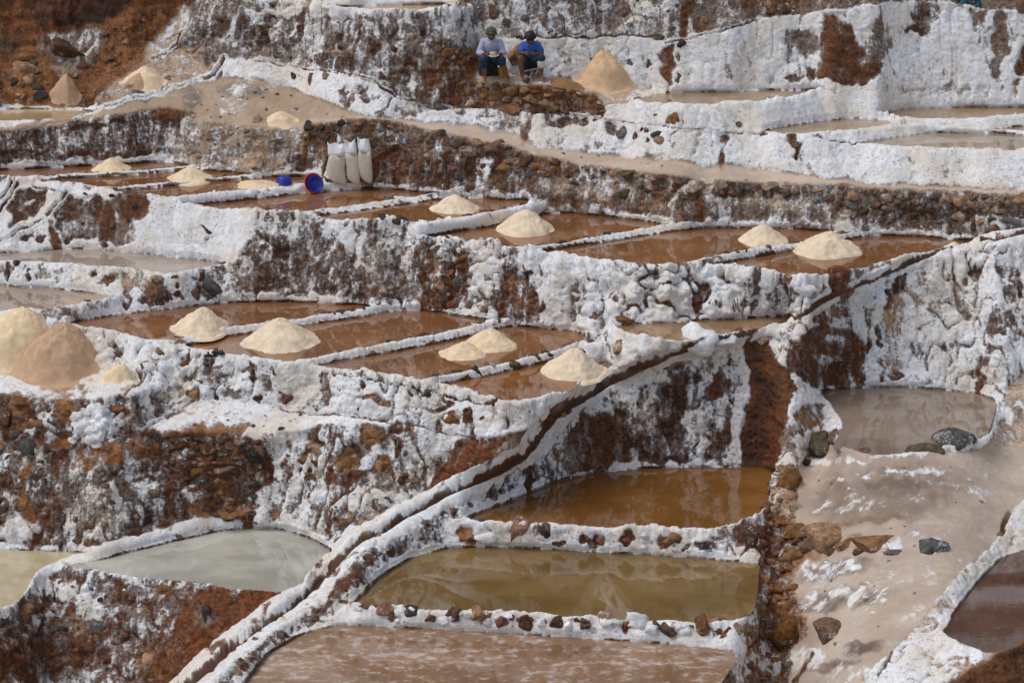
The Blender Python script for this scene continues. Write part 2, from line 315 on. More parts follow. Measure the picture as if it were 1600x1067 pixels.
PANS = [(k, smooth_poly(p, 2, .1), c, s, l) for k, p, c, s, l in PANS]
NREG = len(REG); NLINE = len(LINES); BED = NREG + NLINE; PAN0 = BED + 1
ALPHA = [r_['alpha'] for r_ in REG] + [l[5] for l in LINES] + [30] + [0] * len(PANS)

def rasterise(step, warp):
    us, vs = grid(step)
    U, V = np.meshgrid(us, vs)
    if warp:
        Uw = U + 3.2 * vnoise(U / 22, V / 16, U * 0 + 3) + 1.5 * vnoise(U / 6, V / 6, U * 0 + 8)
        Vw = V + 2.2 * vnoise(U / 24, V / 18, U * 0 + 13) + 1.0 * vnoise(U / 6, V / 5, U * 0 + 18)
    else: Uw, Vw = U, V
    L = np.zeros(U.shape, np.int16)
    for i, r_ in enumerate(REG):
        w = win(us, vs, r_['poly'], 8)
        m = in_poly(Uw[w], Vw[w], r_['poly']); L[w][m] = i
    for j, l in enumerate(LINES):
        w = win(us, vs, l[10], 50)
        d, hw = line_dist(Uw[w], Vw[w], l[10], l[11]); L[w][d < hw] = NREG + j
        if j == 0:
            d, hw = line_dist(Uw[w], Vw[w], CHAN, CHW); L[w][d < hw] = BED
    for j, p in enumerate(PANS):
        w = win(us, vs, p[1], 8)
        # a pan's wobble must stay small, its water sheet is cut to the survey line
        m = in_poly(U[w] * .5 + Uw[w] * .5, V[w] * .5 + Vw[w] * .5, p[1]); L[w][m] = PAN0 + j
    return us, vs, L

# ---------------------------------------------------------------- heights: least squares over the slopes each band should have
def solve(step, init=None, iters=500):
    us, vs, L = rasterise(step, False)
    H, W = L.shape
    alpha = np.array(ALPHA, np.float64)[L] * math.pi / 180
    isp = L >= PAN0
    # a flat lip in front of each pan
    lip = np.zeros(L.shape, bool)
    k = max(1, int(round(7 / step)))
    for s in range(1, k + 1):
        lip[s:] |= isp[:-s] & ~isp[s:]
    alpha[lip & ~isp] = R(4)
    pid = np.where(isp, L - PAN0, -1)
    c = cot_v(vs)[:, None]
    au = alpha[:-1].copy()                                  # pair (upper, lower): slope of the upper cell
    au[isp[:-1]] = 0
    lowflat = ~isp[:-1] & ~isp[1:]
    au[lowflat] = (.5 * (alpha[:-1] + alpha[1:]))[lowflat]
    wv = np.ones(au.shape)
    wv[isp[:-1] & isp[1:] & (pid[:-1] == pid[1:])] = 0
    wv[(L[:-1] == NREG) | (L[:-1] == BED) | (L[1:] == NREG)] = .35
    wv[lip[:-1] & lip[1:]] = 2.5; wv[isp[:-1] & lip[1:]] = 3
    A = wv * (np.cos(au) + np.sin(au) * c[:-1]); B = wv * (np.cos(au) + np.sin(au) * c[1:])
    K = wv * np.sin(au) * ZC * (c[:-1] - c[1:])
    wh = np.full((H, W - 1), .32)
    flat = (alpha < R(12))
    wh[flat[:, :-1] & flat[:, 1:]] = .5
    wh[isp[:, :-1] | isp[:, 1:]] = .03
    wh[isp[:, :-1] & isp[:, 1:]] = 0
    free = ~isp; np_ = len(PANS)
    anchor = [i for i, p in enumerate(PANS) if p[0] == 'p16'][0]
    def expand(xf, xp):
        Z = xf.copy(); Z[isp] = xp[pid[isp]]; return Z
    def apply(Z):
        rv = A * Z[:-1] - B * Z[1:]; rh = wh * (Z[:, :-1] - Z[:, 1:])
        G = np.zeros_like(Z)
        G[:-1] += A * rv; G[1:] -= B * rv
        G[:, :-1] += wh * rh; G[:, 1:] -= wh * rh
        return G
    def reduce(G):
        gp = np.bincount(pid[isp], weights=G[isp], minlength=np_); gf = np.where(free, G, 0)
        gp[anchor] = 0
        return gf, gp
    D = np.zeros((H, W))
    D[:-1] += A * A; D[1:] += B * B; D[:, :-1] += wh * wh; D[:, 1:] += wh * wh
    df = np.where(free, D, 1) + 1e-9; dp = np.bincount(pid[isp], weights=D[isp], minlength=np_) + 1e-9
    G0 = np.zeros((H, W)); G0[:-1] += A * K; G0[1:] -= B * K
    if init is None:
        xf = np.repeat(((1100 - vs) * .0062)[:, None], W, 1); xp = np.array([np.mean([(1100 - q[1]) * .0062 for q in p[1]]) for p in PANS])
    else: xf, xp = init
    xp = xp.copy(); xp[anchor] = 0.0
    xf = np.where(free, xf, 0)
    gf, gp = reduce(G0 - apply(expand(xf, xp)))
    zf, zp = gf / df, gp / dp
    pf, pp = zf, zp
    rz = (gf * zf).sum() + (gp * zp).sum()
    for it in range(iters):
        qf, qp = reduce(apply(expand(pf, pp)))
        a = rz / ((pf * qf).sum() + (pp * qp).sum() + 1e-30)
        xf = xf + a * pf; xp = xp + a * pp; gf = gf - a * qf; gp = gp - a * qp
        zf, zp = gf / df, gp / dp
        rn = (gf * zf).sum() + (gp * zp).sum()
        if rn < 1e-9: break
        pf, pp = zf + rn / rz * pf, zp + rn / rz * pp
        rz = rn
    return us, vs, expand(xf, xp), xp
def resample(us, vs, Z, us2, vs2):
    def ix(a, b):
        t = np.clip((b - a[0]) / (a[1] - a[0]), 0, len(a) - 1.0001); i = t.astype(int); return i, t - i
    i, fu = ix(us, us2); j, fv = ix(vs, vs2); j = j[:, None]; fv = fv[:, None]; i = i[None]; fu = fu[None]
    return (Z[j, i] * (1-fu) + Z[j, i+1] * fu) * (1-fv) + (Z[j+1, i] * (1-fu) + Z[j+1, i+1] * fu) * fv
u1, v1, Z1, xp1 = solve(10, None, 500)
ug, vg = grid(4)
u2, v2, Z2, xp2 = solve(4, (resample(u1, v1, Z1, ug, vg), xp1), 500)
PZ = {p[0]: float(xp2[i]) for i, p in enumerate(PANS)}
print('pan levels', {k: round(v, 2) for k, v in PZ.items()}, round(time.time() - T0, 1))

us, vs, L = rasterise(STEP, True)
H, W = L.shape
U, V = np.meshgrid(us, vs)
isp = L >= PAN0
Z = resample(u2, v2, Z2, us, vs)
panz = np.array([PZ[p[0]] for p in PANS])
Z[isp] = panz[L[isp] - PAN0]
keepZ = Z.copy()
for it in range(3):                                         # ease the seams, pans stay level
    Zp = np.pad(Z, 1, mode='edge')
    Z = (Z * 2 + Zp[:-2, 1:-1] + Zp[2:, 1:-1] + Zp[1:-1, :-2] + Zp[1:-1, 2:]) / 6
    Z[isp] = keepZ[isp]

for it in range(70):                                        # take the survey grid's stair-steps out of the slopes
    Lf = np.concatenate([Z[:, :1], Z[:, :-1]], 1); Rt = np.concatenate([Z[:, 1:], Z[:, -1:]], 1)
    pl_ = np.concatenate([isp[:, :1], isp[:, :-1]], 1); pr_ = np.concatenate([isp[:, 1:], isp[:, -1:]], 1)
    Zn = (np.where(pl_, Z, Lf) + 2 * Z + np.where(pr_, Z, Rt)) * .25
    Z = np.where(isp, Z, Zn)

# distance (photo px) to the nearest pan and that pan's level
def shift(a, dy, dx):
    b = np.pad(a, 1, mode='edge'); return b[1+dy:1+dy+a.shape[0], 1+dx:1+dx+a.shape[1]]
near = np.where(isp, L - PAN0, -1); srow = np.repeat(np.arange(H)[:, None], W, 1); dist = np.where(isp, 0, 99).astype(np.float32)
for k in range(12):
    for dy, dx, w in ((0,1,1),(0,-1,1),(1,0,1),(-1,0,1),(1,1,1.41),(-1,-1,1.41),(1,-1,1.41),(-1,1,1.41)):
        n2 = shift(near, dy, dx); d2 = shift(dist, dy, dx) + w * STEP
        m = (d2 < dist) & (n2 >= 0); srow = np.where(m, shift(srow, dy, dx), srow)
        near = np.where(m, n2, near); dist = np.where(m, d2, dist)
inside = np.where(isp, 99, 0).astype(np.float32)
for k in range(5):
    for dy, dx in ((0,1),(0,-1),(1,0),(-1,0)):
        inside = np.minimum(inside, shift(inside, dy, dx) + STEP)
front = srow < np.arange(H)[:, None] - .5          # the pan lies behind this point
nz = np.where(near >= 0, panz[near], -99)

# ---------------------------------------------------------------- per-point looks
P_salt = np.array([r_['salt'] for r_ in REG] + [l[6] for l in LINES] + [-.5] + [.5] * len(PANS), np.float32)
P_soil = np.array([r_['soil'] for r_ in REG] + [l[7] for l in LINES] + [(.085,.030,.013)] + [RB] * len(PANS), np.float32)
P_rel = np.array([r_['relief'] for r_ in REG] + [l[8] for l in LINES] + [.02] + [0] * len(PANS), np.float32)
P_lump = np.array([r_['lump'] for r_ in REG] + [l[9] for l in LINES] + [.1] + [0] * len(PANS), np.float32)
salt = P_salt[L]; soil = P_soil[L]; relief = P_rel[L]; lump = P_lump[L]
wet = np.zeros(L.shape, np.float32)
def blur(a, n):
    for _ in range(n):
        b = np.pad(a, [(1, 1), (1, 1)] + [(0, 0)] * (a.ndim - 2), mode='edge')
        a = (b[:-2, 1:-1] + b[2:, 1:-1] + b[1:-1, :-2] + b[1:-1, 2:] + a * 2) / 6
    return a
salt = blur(salt, 4); soil = blur(soil, 5); relief = blur(relief, 4); lump = blur(lump, 6)
WU = U + 7 * vnoise(U / 17, V / 17, U * 0 + 31) + 3 * vnoise(U / 6, V / 6, U * 0 + 37)
WV = V + 7 * vnoise(U / 15, V / 19, U * 0 + 41) + 3 * vnoise(U / 6, V / 7, U * 0 + 47)
PN = np.clip(.92 + .55 * fbm(U / 13, V / 19, U * 0 + 77, 2), 0, 1).astype(np.float32)
def put(w, m, s, col, wt):
    m = m * PN[w]
    if s is not None: salt[w] = salt[w] * (1 - m) + s * m
    if col is not None: soil[w] = soil[w] * (1 - m[..., None]) + np.array(col, np.float32) * m[..., None]
    if wt: wet[w] = np.maximum(wet[w], wt * m)
def patch(poly, s, col=None, soft=2, wt=0):
    w = win(us, vs, poly, 18)
    m = blur(in_poly(WU[w], WV[w], poly).astype(np.float32), soft + 3); put(w, m, s, col, wt)
def blob(cx, cy, rx, ry, s, col=None, ang=0, wt=0):
    w = win(us, vs, [(cx - rx - ry, cy - rx - ry), (cx + rx + ry, cy + rx + ry)], 8)
    a = R(ang); dx, dy = WU[w] - cx, WV[w] - cy
    q = np.hypot((dx * math.cos(a) + dy * math.sin(a)) / rx, (-dx * math.sin(a) + dy * math.cos(a)) / ry)
    put(w, np.clip((1.25 - q) / .5, 0, 1).astype(np.float32), s, col, wt)
crack_depth = np.zeros(L.shape, np.float32)
def crack(pts, hw, s=.05, col=DB, depth=.05, rim=0.0):
    w = win(us, vs, pts, 14)
    d, _ = line_dist(U[w] * .6 + WU[w] * .4, V[w] * .6 + WV[w] * .4, pts)
    if rim: put(w, np.clip((hw + rim + 1 - d) / 2, 0, 1).astype(np.float32), 1.0, None, 0)
    m = np.clip((hw + .7 - d) / 1.2, 0, 1).astype(np.float32)
    put(w, m, s, col, 0)
    crack_depth[w] = np.maximum(crack_depth[w], m * depth)
    if rim: crack_depth[w] = np.where(m > .1, crack_depth[w], np.minimum(crack_depth[w], -.03 * np.clip((hw + rim - d) / 2, 0, 1)))

# salt skirts along the waterlines
d_ = dist * (1 + .5 * vnoise(U / 9, V / 9, U * 0 + 5))
above = Z > nz + .02
hgt = Z - nz
sk = np.clip((np.where(front, 13, 15) - d_) / 8, 0, 1) * (near >= 0) * (~isp)
salt = salt + sk * np.where(front, .34, .62) * np.clip(.75 + .9 * fbm(U / 26, V / 26, U * 0 + 55, 2), 0, 1.2)
# ---- patches read off the photograph: bare earth, stains, streaks, painted overhang shade
EXEC_PATCHES = True
patch([(1285,25),(1300,22),(1330,40),(1345,70),(1360,82),(1385,104),(1368,130),(1330,132),(1310,124),(1275,124),(1280,80),(1285,55)], -.15, RB, 2)
blob(1252,65,28,18,.38,GB); blob(1372,60,20,32,.36,GB); blob(1440,28,20,24,.22,DB); blob(1428,48,14,6,.05,DB); blob(1240,122,10,9,.05,DB); blob(1264,114,9,10,.2,DB); blob(1455,14,18,8,.4,GB)
patch([(1557,17),(1578,17),(1571,90),(1566,150),(1556,120),(1553,70)], .12, GB, 2); patch([(1520,15),(1540,17),(1530,40),(1518,55)], .3, GB, 2)
patch([(1598,70),(1640,60),(1640,120),(1584,112)], .1, DB, 2); patch([(1583,125),(1594,125),(1590,160),(1585,160)], .1, OC, 2)
patch([(1041,76),(1051,70),(1048,100),(1051,141),(1040,143),(1034,112),(1033,86)], -.3, RD, 1)
patch([(1068,-5),(1081,-5),(1076,55),(1068,55)], -.2, RD, 1)
blob(1125,25,28,22,.42,GB); blob(1060,92,4,8,.3,RB); blob(1058,125,3,12,.2,DB); blob(986,98,4,6,.4,RB); blob(1013,100,3,8,.4,RB)
patch([(1180,-5),(1250,-5),(1245,22),(1200,24),(1150,10)], .1, RB, 2)
blob(980,20,10,12,.45,GB); blob(935,35,18,14,.42,GB); blob(760,45,30,12,.85,None); blob(1470,140,70,6,.62,TN)
# wall A streaks
for q in [(425,25,8,22),(410,62,10,18),(450,60,8,30),(530,62,9,16),(585,70,8,20),(655,45,7,14),(670,45,4,10),(545,95,18,14),(500,90,14,12),(470,55,4,20),(605,55,3,14),(560,48,4,8),(700,100,20,25),(640,105,14,14),(380,50,14,26),(345,40,12,22),(325,62,12,18)]:
    blob(*q, .22, DB)
patch([(672,66),(700,62),(742,80),(748,130),(735,165),(660,160),(640,148),(650,120),(668,96)], .2, RB, 4)
patch([(715,80),(742,82),(745,120),(722,118)], .0, OC, 3)
blob(722,112,14,4,.7,None); blob(500,18,110,8,1,None)
# slope above the path
for q in [(545,150,14,14),(565,140,10,8),(575,152,10,8),(680,167,18,6),(720,172,14,6),(765,178,16,6),(655,166,12,6),(880,195,18,10),(860,190,10,12),(905,190,10,9),(955,198,12,14)]:
    blob(*q, .3, DB)
blob(640,172,26,12,.55,GB); blob(790,185,40,16,.55,GB); blob(935,230,14,9,.5,GB)
patch([(834,176),(839,177),(828,218),(812,223),(818,205)], .15, RB, 1); patch([(1123,208),(1134,206),(1130,235),(1134,256),(1125,270),(1118,250),(1126,230)], .0, RB, 1)
patch([(1092,214),(1096,212),(1092,245),(1080,250),(1082,236)], .3, TN, 1)
patch([(1004,242),(1050,240),(1058,248),(1000,247)], .4, OC, 4)
# upper left
patch([(205,150),(240,128),(268,122),(255,140),(230,158),(190,164)], .2, DB, 2); blob(150,155,30,10,.15,DB); blob(105,152,16,8,.1,DB)
patch([(60,50),(150,45),(165,60),(145,92),(120,97),(60,80),(45,68)], .45, GB, 3); patch([(112,60),(160,50),(145,75),(130,96),(120,80)], .55, GB, 3)
patch([(-100,-90),(180,-90),(260,-60),(200,10),(130,45),(55,45),(45,20),(0,10),(-100,0)], -.3, (0.055,0.022,0.012), 6); blob(10,55,18,26,-.3,(0.05,0.05,0.02))  # near-black soil colour paints the shade of the rock overhang
blob(35,115,40,30,-.3,OC); blob(130,30,25,10,-.3,(0.03,0.014,0.008)); blob(25,32,22,30,-.3,RD); blob(225,45,22,20,-.3,RB); blob(190,90,40,26,-.3,(0.27,0.125,0.055),-45); blob(235,35,26,8,-.3,OC,-35); blob(100,100,20,10,.3,TN); blob(150,118,26,12,-.2,(0.26,0.12,0.05),-40); blob(70,45,50,5,-.3,(0.17,0.06,0.025),-8); blob(60,20,60,4,-.3,(0.14,0.05,0.022),-6)
patch([(222,90),(235,68),(256,48),(290,12),(296,14),(292,40),(262,78),(240,92)], .56, TN, 2)
blob(325,95,20,12,.3,DB); blob(300,78,14,5,.3,RB); blob(340,115,6,8,.1,DB)
blob(45,180,26,5,.1,OC); blob(10,183,14,8,1,None)
blob(300,155,16,12,.35,GB); blob(380,140,40,14,.5,GB); blob(375,165,40,8,.45,TN)
# banded wall
for k, (x, y, rx, ry) in enumerate([(60,217,70,4),(160,205,60,4),(120,222,60,4),(240,200,40,4),(40,226,60,3),(200,215,50,3),(250,225,40,4),(130,238,60,3),(60,243,60,3)]):
    blob(x, y, rx, ry, .56 if k % 2 else .48, None, -6)
blob(25,236,50,5,.1,DB,-3); blob(180,240,80,5,.12,DB,-3); blob(150,196,50,4,.12,DB,-8)
blob(255,178,30,8,.15,RB); blob(275,235,12,16,.45,TN)
# wall M
for q in [(340,212,22,10),(300,225,16,14),(395,215,12,8),(330,245,22,10),(430,225,10,14),(375,240,14,10)]: blob(*q, .42, GB)
patch([(476,194),(534,190),(538,205),(520,225),(500,235),(480,225),(470,215)], .05, DB, 2); blob(470,250,22,14,.15,DB)
patch([(530,190),(537,190),(528,225),(510,255),(505,272),(497,272),(512,235)], .95, None, 1)
# wall N / O
blob(620,265,50,22,.22,RB); blob(700,270,50,18,.18,DB); blob(770,250,40,18,.18,DB); blob(860,262,30,14,.3,OC); blob(900,290,60,14,.58,TN); blob(950,300,40,12,.6,TN)
patch([(745,262),(765,240),(768,260),(760,300),(742,303)], .9, None, 2); patch([(742,300),(752,270),(745,265),(735,303)], .1, RB, 1)
patch([(1075,300),(1100,288),(1098,345),(1092,352),(1080,335),(1085,315)], .1, RB, 2); patch([(1095,285),(1100,283),(1060,315),(1045,330),(1040,318)], .9, None, 2)
blob(1250,318,90,10,.5,TN); blob(1130,320,22,20,.75,None); blob(1180,300,60,8,.12,DB); blob(1450,330,90,20,.2,DB); blob(1350,320,60,16,.25,DB); blob(1540,350,40,14,.75,None); blob(1320,350,30,10,.7,None)
# bank Q1
patch([(40,295),(80,298),(72,325),(50,342),(15,362),(18,335),(13,318),(30,302)], -.02, DB, 2); blob(50,316,7,5,.9,None,-30)
patch([(98,315),(112,302),(140,308),(160,310),(165,318),(200,303),(232,305),(240,320),(225,342),(210,352),(205,378),(185,384),(170,372),(140,378),(100,376),(88,350),(85,336),(95,330)], .12, DB, 2)
blob(125,352,22,16,.5,GB); blob(190,362,14,14,.4,GB); blob(165,345,10,22,.0,RB); blob(215,325,22,14,-.1,RB); blob(165,380,10,6,0,DB)
blob(45,372,14,6,.2,DB,-30); blob(66,378,8,5,.1,DB)
patch([(80,348),(86,350),(92,375),(98,390),(80,390),(80,365)], -.2, RD, 1, .6)
crack([(104,300),(98,312),(70,345)], 2.2, .0, RB, .05, 4); crack([(70,345),(40,358),(0,378),(-60,400)], 2, .05, RB, .04, 4); crack([(30,287),(8,320),(-10,345)], 2.2, .0, DB, .05, 4); crack([(18,288),(0,312)], 2.2, 0, DB, .04, 3); crack([(50,292),(103,301)], .8, .2, GB, .02)
blob(325,358,8,3,.3,DB); blob(290,375,40,12,.8,None)
# wall Q2
patch([(375,395),(420,372),(460,360),(500,368),(520,375),(545,385),(560,400),(555,440),(540,452),(400,460),(372,440),(355,420)], .44, DB, 4)
patch([(528,340),(560,352),(575,372),(562,400),(540,395),(520,375),(505,360)], .92, None, 4)
blob(430,400,14,20,.22,DB,30); blob(410,430,18,14,.2,DB); blob(470,425,16,20,.25,DB); blob(500,430,10,12,.2,DB); blob(530,390,8,10,.25,RB); blob(395,385,14,5,.25,RB,-30); blob(440,450,30,6,.3,DB)
patch([(375,398),(398,382),(410,380),(392,402),(375,404)], .2, RB, 2)
blob(600,420,40,40,.5,GB); blob(570,445,14,10,.3,RB); blob(615,400,10,26,.35,DB); blob(590,460,10,10,.3,RB); blob(640,440,14,22,.45,GB)
# wall Q3
for q in [(680,400,16,8),(690,420,18,12),(700,445,16,8),(690,470,22,16),(665,440,8,26),(725,410,14,10),(715,455,18,14),(670,475,10,14),(735,440,6,12)]: blob(*q, .2, RB)
for q in [(805,430,8,14),(822,435,5,14),(845,430,4,8),(830,478,12,22),(810,470,10,12),(798,450,6,20),(850,480,6,10)]: blob(*q, .15, RB)
patch([(795,440),(815,425),(818,470),(800,485)], .35, OC, 3)
blob(905,460,14,26,.45,GB); blob(895,490,10,14,.4,GB); blob(760,430,26,44,.95,None)
# wall Q4
patch([(1092,447),(1101,443),(1103,460),(1094,490),(1085,496),(1090,470)], .1, DB, 1); blob(1178,455,12,28,.25,DB,10); blob(1172,480,8,12,.2,RB); blob(1020,435,12,6,.3,RB); blob(1220,460,22,26,.42,DB); blob(1315,445,22,22,.1,RD)
for x in (1140,1150,1156): blob(x, 475, 1.5, 12, .2, DB)
blob(1240,440,12,6,.3,OC)
# bank S1
for q in [(15,425,5,10,DB),(27,416,4,6,DB),(46,433,5,6,RB),(62,435,3,5,DB),(148,428,5,7,DB),(170,440,12,9,RB),(240,450,16,12,OC),(235,470,14,10,RB),(320,455,16,12,DB),(255,462,14,10,DB),(282,448,4,6,RB),(280,462,9,5,RB)]: blob(q[0],q[1],q[2],q[3], .1, q[4])
blob(90,432,26,12,.6,TN); blob(210,440,24,12,.62,TN); blob(330,440,22,20,.6,GB); blob(90,492,40,6,.5,GB); blob(200,475,10,6,.2,DB)
patch([(350,440),(380,405),(400,372),(400,460),(360,465)], .62, GB, 4)
# T0 / T / U
blob(186,555,8,8,.1,RB); blob(182,543,3,4,.1,DB); blob(248,553,9,6,.0,OC); blob(103,608,36,9,.32,OC); blob(210,600,12,8,.7,TN); blob(265,617,24,10,.5,TN); blob(225,585,5,10,.3,DB)
blob(285,567,9,5,.1,OC); blob(305,617,14,12,.15,OC); blob(330,590,30,16,.62,GB); blob(340,573,10,4,.3,DB); blob(280,585,14,20,.6,GB); blob(395,585,3,12,.1,DB); blob(370,615,26,8,.5,GB)
for q in [(428,582,4,5,DB),(445,626,11,9,RD),(507,605,7,26,GB),(590,628,26,6,OC),(610,634,10,5,OC),(668,616,7,8,DB),(694,623,6,6,OC),(705,628,5,5,RB),(710,655,20,9,OC),(738,650,5,14,RB),(635,640,5,8,GB),(645,620,5,5,DB),(415,600,10,20,GB),(405,625,8,6,DB),(575,600,3,10,DB),(525,612,8,4,GB)]: blob(q[0],q[1],q[2],q[3], .15 if q[4] != GB else .5, q[4])
crack([(522,583),(560,590),(620,603),(665,611),(720,623),(775,631)], 2.2, .1, RB, .05, 3)
crack([(440,641),(520,650),(600,660),(650,664),(690,677),(750,688)], 1, .2, DB, .03)
crack([(222,675),(245,660),(275,642)], 2.2, .0, RD, .05, 4); crack([(275,642),(310,628)], .9, .3, DB, .02)
crack([(225,570),(232,590),(215,605),(180,618)], 1, .15, DB, .03)
blob(330,645,40,14,.72,TN); blob(330,672,60,7,.05,OC); blob(260,678,60,6,.1,RB); blob(255,640,30,8,.5,GB)
# W
for q in [(15,625,16,12,OC),(35,635,18,14,OC),(55,648,18,8,RB),(100,640,18,22,OC),(28,660,12,14,OC),(10,665,14,18,RB),(58,690,14,10,RB),(185,636,16,7,OC),(135,637,4,4,RB),(192,655,7,16,RB),(35,690,12,10,RB),(8,640,10,14,DB),(205,650,8,14,TN),(100,685,8,10,OC),(220,650,20,10,GB)]: blob(q[0],q[1],q[2],q[3], .05 if q[4] not in (TN, GB) else .5, q[4])
blob(70,660,22,18,.72,GB); blob(150,660,30,26,1.0,None)
# X1
blob(330,735,60,50,.02,RB); blob(330,780,40,30,.05,OC); blob(190,705,60,18,.22,OC); blob(220,740,50,26,.38,DB); blob(70,800,30,40,.12,RB,20); blob(35,790,14,26,.05,OC); blob(45,735,16,12,.1,OC); blob(265,780,10,50,.08,RB,8); blob(190,770,50,26,.62,GB); blob(30,830,44,18,.9,None); blob(150,800,40,30,.55,GB); blob(60,845,30,8,.2,RB); blob(180,815,18,22,.62,TN); blob(215,830,14,12,.25,RB); blob(145,850,14,6,.2,RB); blob(300,770,20,14,.75,None); blob(100,760,14,30,.3,GB); blob(25,725,20,10,.6,GB); blob(130,722,20,20,.5,OC)
blob(10,755,10,14,.2,RB); blob(90,725,14,20,.2,RB); blob(385,815,12,26,.05,RB); blob(360,800,24,10,-.1,OC)
# X2
for q in [(405,730,10,40,RB),(497,705,16,14,OC),(490,725,8,16,TN),(445,722,5,8,OC),(472,718,5,6,OC),(580,680,18,12,OC),(545,705,20,10,DB),(542,722,18,14,OC),(620,668,8,10,DB),(635,672,10,12,GB),(595,730,12,16,OC),(625,750,8,14,RB),(648,747,6,8,OC),(560,750,14,14,GB),(610,760,20,10,GB),(480,745,8,8,RB),(460,790,10,14,GB),(435,775,6,18,GB),(545,745,40,10,RB),(620,700,8,16,DB),(650,725,5,12,GB),(500,790,14,14,GB),(590,755,30,10,GB),(430,800,6,8,OC)]: blob(q[0],q[1],q[2],q[3], .08 if q[4] in (OC, DB, RB) else .42, q[4])
patch([(712,698),(735,692),(700,730),(676,768),(670,765),(682,730)], .2, DB, 2)
patch([(740,700),(780,692),(795,690),(770,715),(720,745),(680,765),(690,745),(715,715)], -.1, RD, 3); blob(790,700,24,10,.45,TN,-30)
patch([(570,800),(630,798),(600,815),(580,830),(560,832)], .3, TN, 2)
# Z
patch([(300,930),(345,915),(390,928),(440,930),(465,925),(430,955),(330,1030),(260,1080),(230,1080),(240,1030),(270,990)], -.1, RD, 4)
blob(110,1010,60,40,.05,RB,-20); blob(40,1030,50,30,.1,RB); blob(15,980,22,14,.05,DB); blob(130,970,26,16,.3,OC); blob(200,935,16,10,.2,RB); blob(255,925,14,6,.15,OC); blob(190,990,60,14,.34,DB,-30); blob(100,925,60,18,.92,None,10); blob(40,955,12,10,.2,OC); blob(55,950,14,8,.2,OC); blob(150,955,30,14,.72,GB); blob(230,1030,14,22,.0,OC); blob(90,960,18,10,.6,None); blob(220,960,20,12,.4,GB); blob(120,1060,50,16,.55,GB); blob(320,965,14,16,.15,GB)
patch([(455,925),(480,905),(500,880),(515,862),(525,862),(505,895),(470,930)], .1, RB, 2)
# AA
patch([(880,700),(898,668),(915,648),(940,645),(960,655),(965,640),(975,640),(985,680),(990,722),(940,735),(905,740),(880,745)], .05, RB, 2)
patch([(1030,610),(1060,580),(1075,585),(1072,620),(1065,650),(1072,700),(1078,722),(1020,726),(1025,690),(1028,660),(1022,640)], .1, DB, 2)
patch([(1105,605),(1130,578),(1135,600),(1125,625),(1108,625)], .02, RB, 2); patch([(1140,640),(1150,628),(1142,690),(1130,722),(1100,722),(1098,700),(1115,690),(1135,670)], .15, RB, 2)
blob(1040,600,8,12,.1,DB); blob(1085,590,6,10,.2,DB); blob(1000,640,12,40,.62,GB); blob(1005,700,26,22,.4,DB); blob(1090,660,14,34,.62,GB); blob(1000,632,5,7,.2,DB); blob(985,600,26,8,.9,None); blob(1050,700,16,12,.45,GB); blob(1075,560,40,12,.72,TN); blob(1010,590,40,12,.78,TN)
patch([(1152,540),(1172,540),(1168,620),(1158,680),(1156,725),(1142,722),(1150,660),(1156,600)], 1.0, None, 1)
blob(862,742,4,14,.3,DB); blob(895,728,10,14,.2,RB); blob(825,755,5,10,.3,DB); blob(880,715,20,30,.5,GB)
for q in [(575,878,10,7),(560,906,7,5),(545,920,5,4),(610,865,4,8),(535,940,8,4),(490,955,14,5),(505,965,12,4)]: blob(*q, .15, RB)
blob(710,795,8,6,.2,DB); blob(695,805,6,6,.2,RB); blob(730,838,14,12,-.1,OC)
# HH
patch([(1228,580),(1224,550),(1250,525),(1265,512),(1300,508),(1330,515),(1345,525),(1352,555),(1345,575),(1355,600),(1300,604),(1272,602),(1255,590)], .08, RB, 3)
blob(1300,560,24,8,.6,GB,20); blob(1300,530,16,6,.55,GB); blob(1355,545,6,8,.1,DB); blob(1285,500,14,8,.05,RB); blob(1275,465,16,8,.4,TN); blob(1300,485,16,8,.6,OC)
patch([(1380,478),(1402,455),(1412,460),(1410,520),(1405,545),(1415,580),(1390,590),(1380,560),(1376,520)], .5, (0.46,0.27,0.13), 3)
patch([(1400,428),(1412,420),(1415,440),(1410,460),(1400,458),(1385,485),(1378,478),(1390,450)], .2, DB, 2); patch([(1374,560),(1379,560),(1382,600),(1375,600)], .2, RB, 1); blob(1370,527,4,14,.25,DB)
blob(1525,430,10,12,.2,DB); blob(1518,445,5,14,.2,OC); blob(1590,440,12,20,.4,DB); blob(1575,460,8,14,.4,GB); blob(1532,592,6,22,.3,RB); blob(1560,500,18,26,.6,GB); blob(1445,460,30,30,.62,TN,-40); blob(1490,520,60,16,.9,None,-15); blob(1400,590,14,6,.3,DB); blob(1510,470,20,30,.62,GB); blob(1480,570,30,18,1,None); blob(1560,580,10,30,.55,TN,20); blob(1445,512,14,3,.3,DB,-30); blob(1435,545,10,14,.62,GB)
# runoff texture
patch([(1175,570),(1215,590),(1225,600),(1205,640),(1190,735),(1158,735),(1165,680),(1176,610)], -.3, DB, 4); patch([(1165,530),(1194,528),(1206,560),(1190,580),(1168,570)], -.3, RB, 3, .5)
blob(1215,660,14,60,-.3,RD,6,.4)
patch([(1250,628),(1265,622),(1292,632),(1280,650),(1285,670),(1262,678),(1248,690),(1246,655)], .2, OC, 2); blob(1232,680,10,30,.55,GB,10); blob(1275,640,12,10,.45,GB)
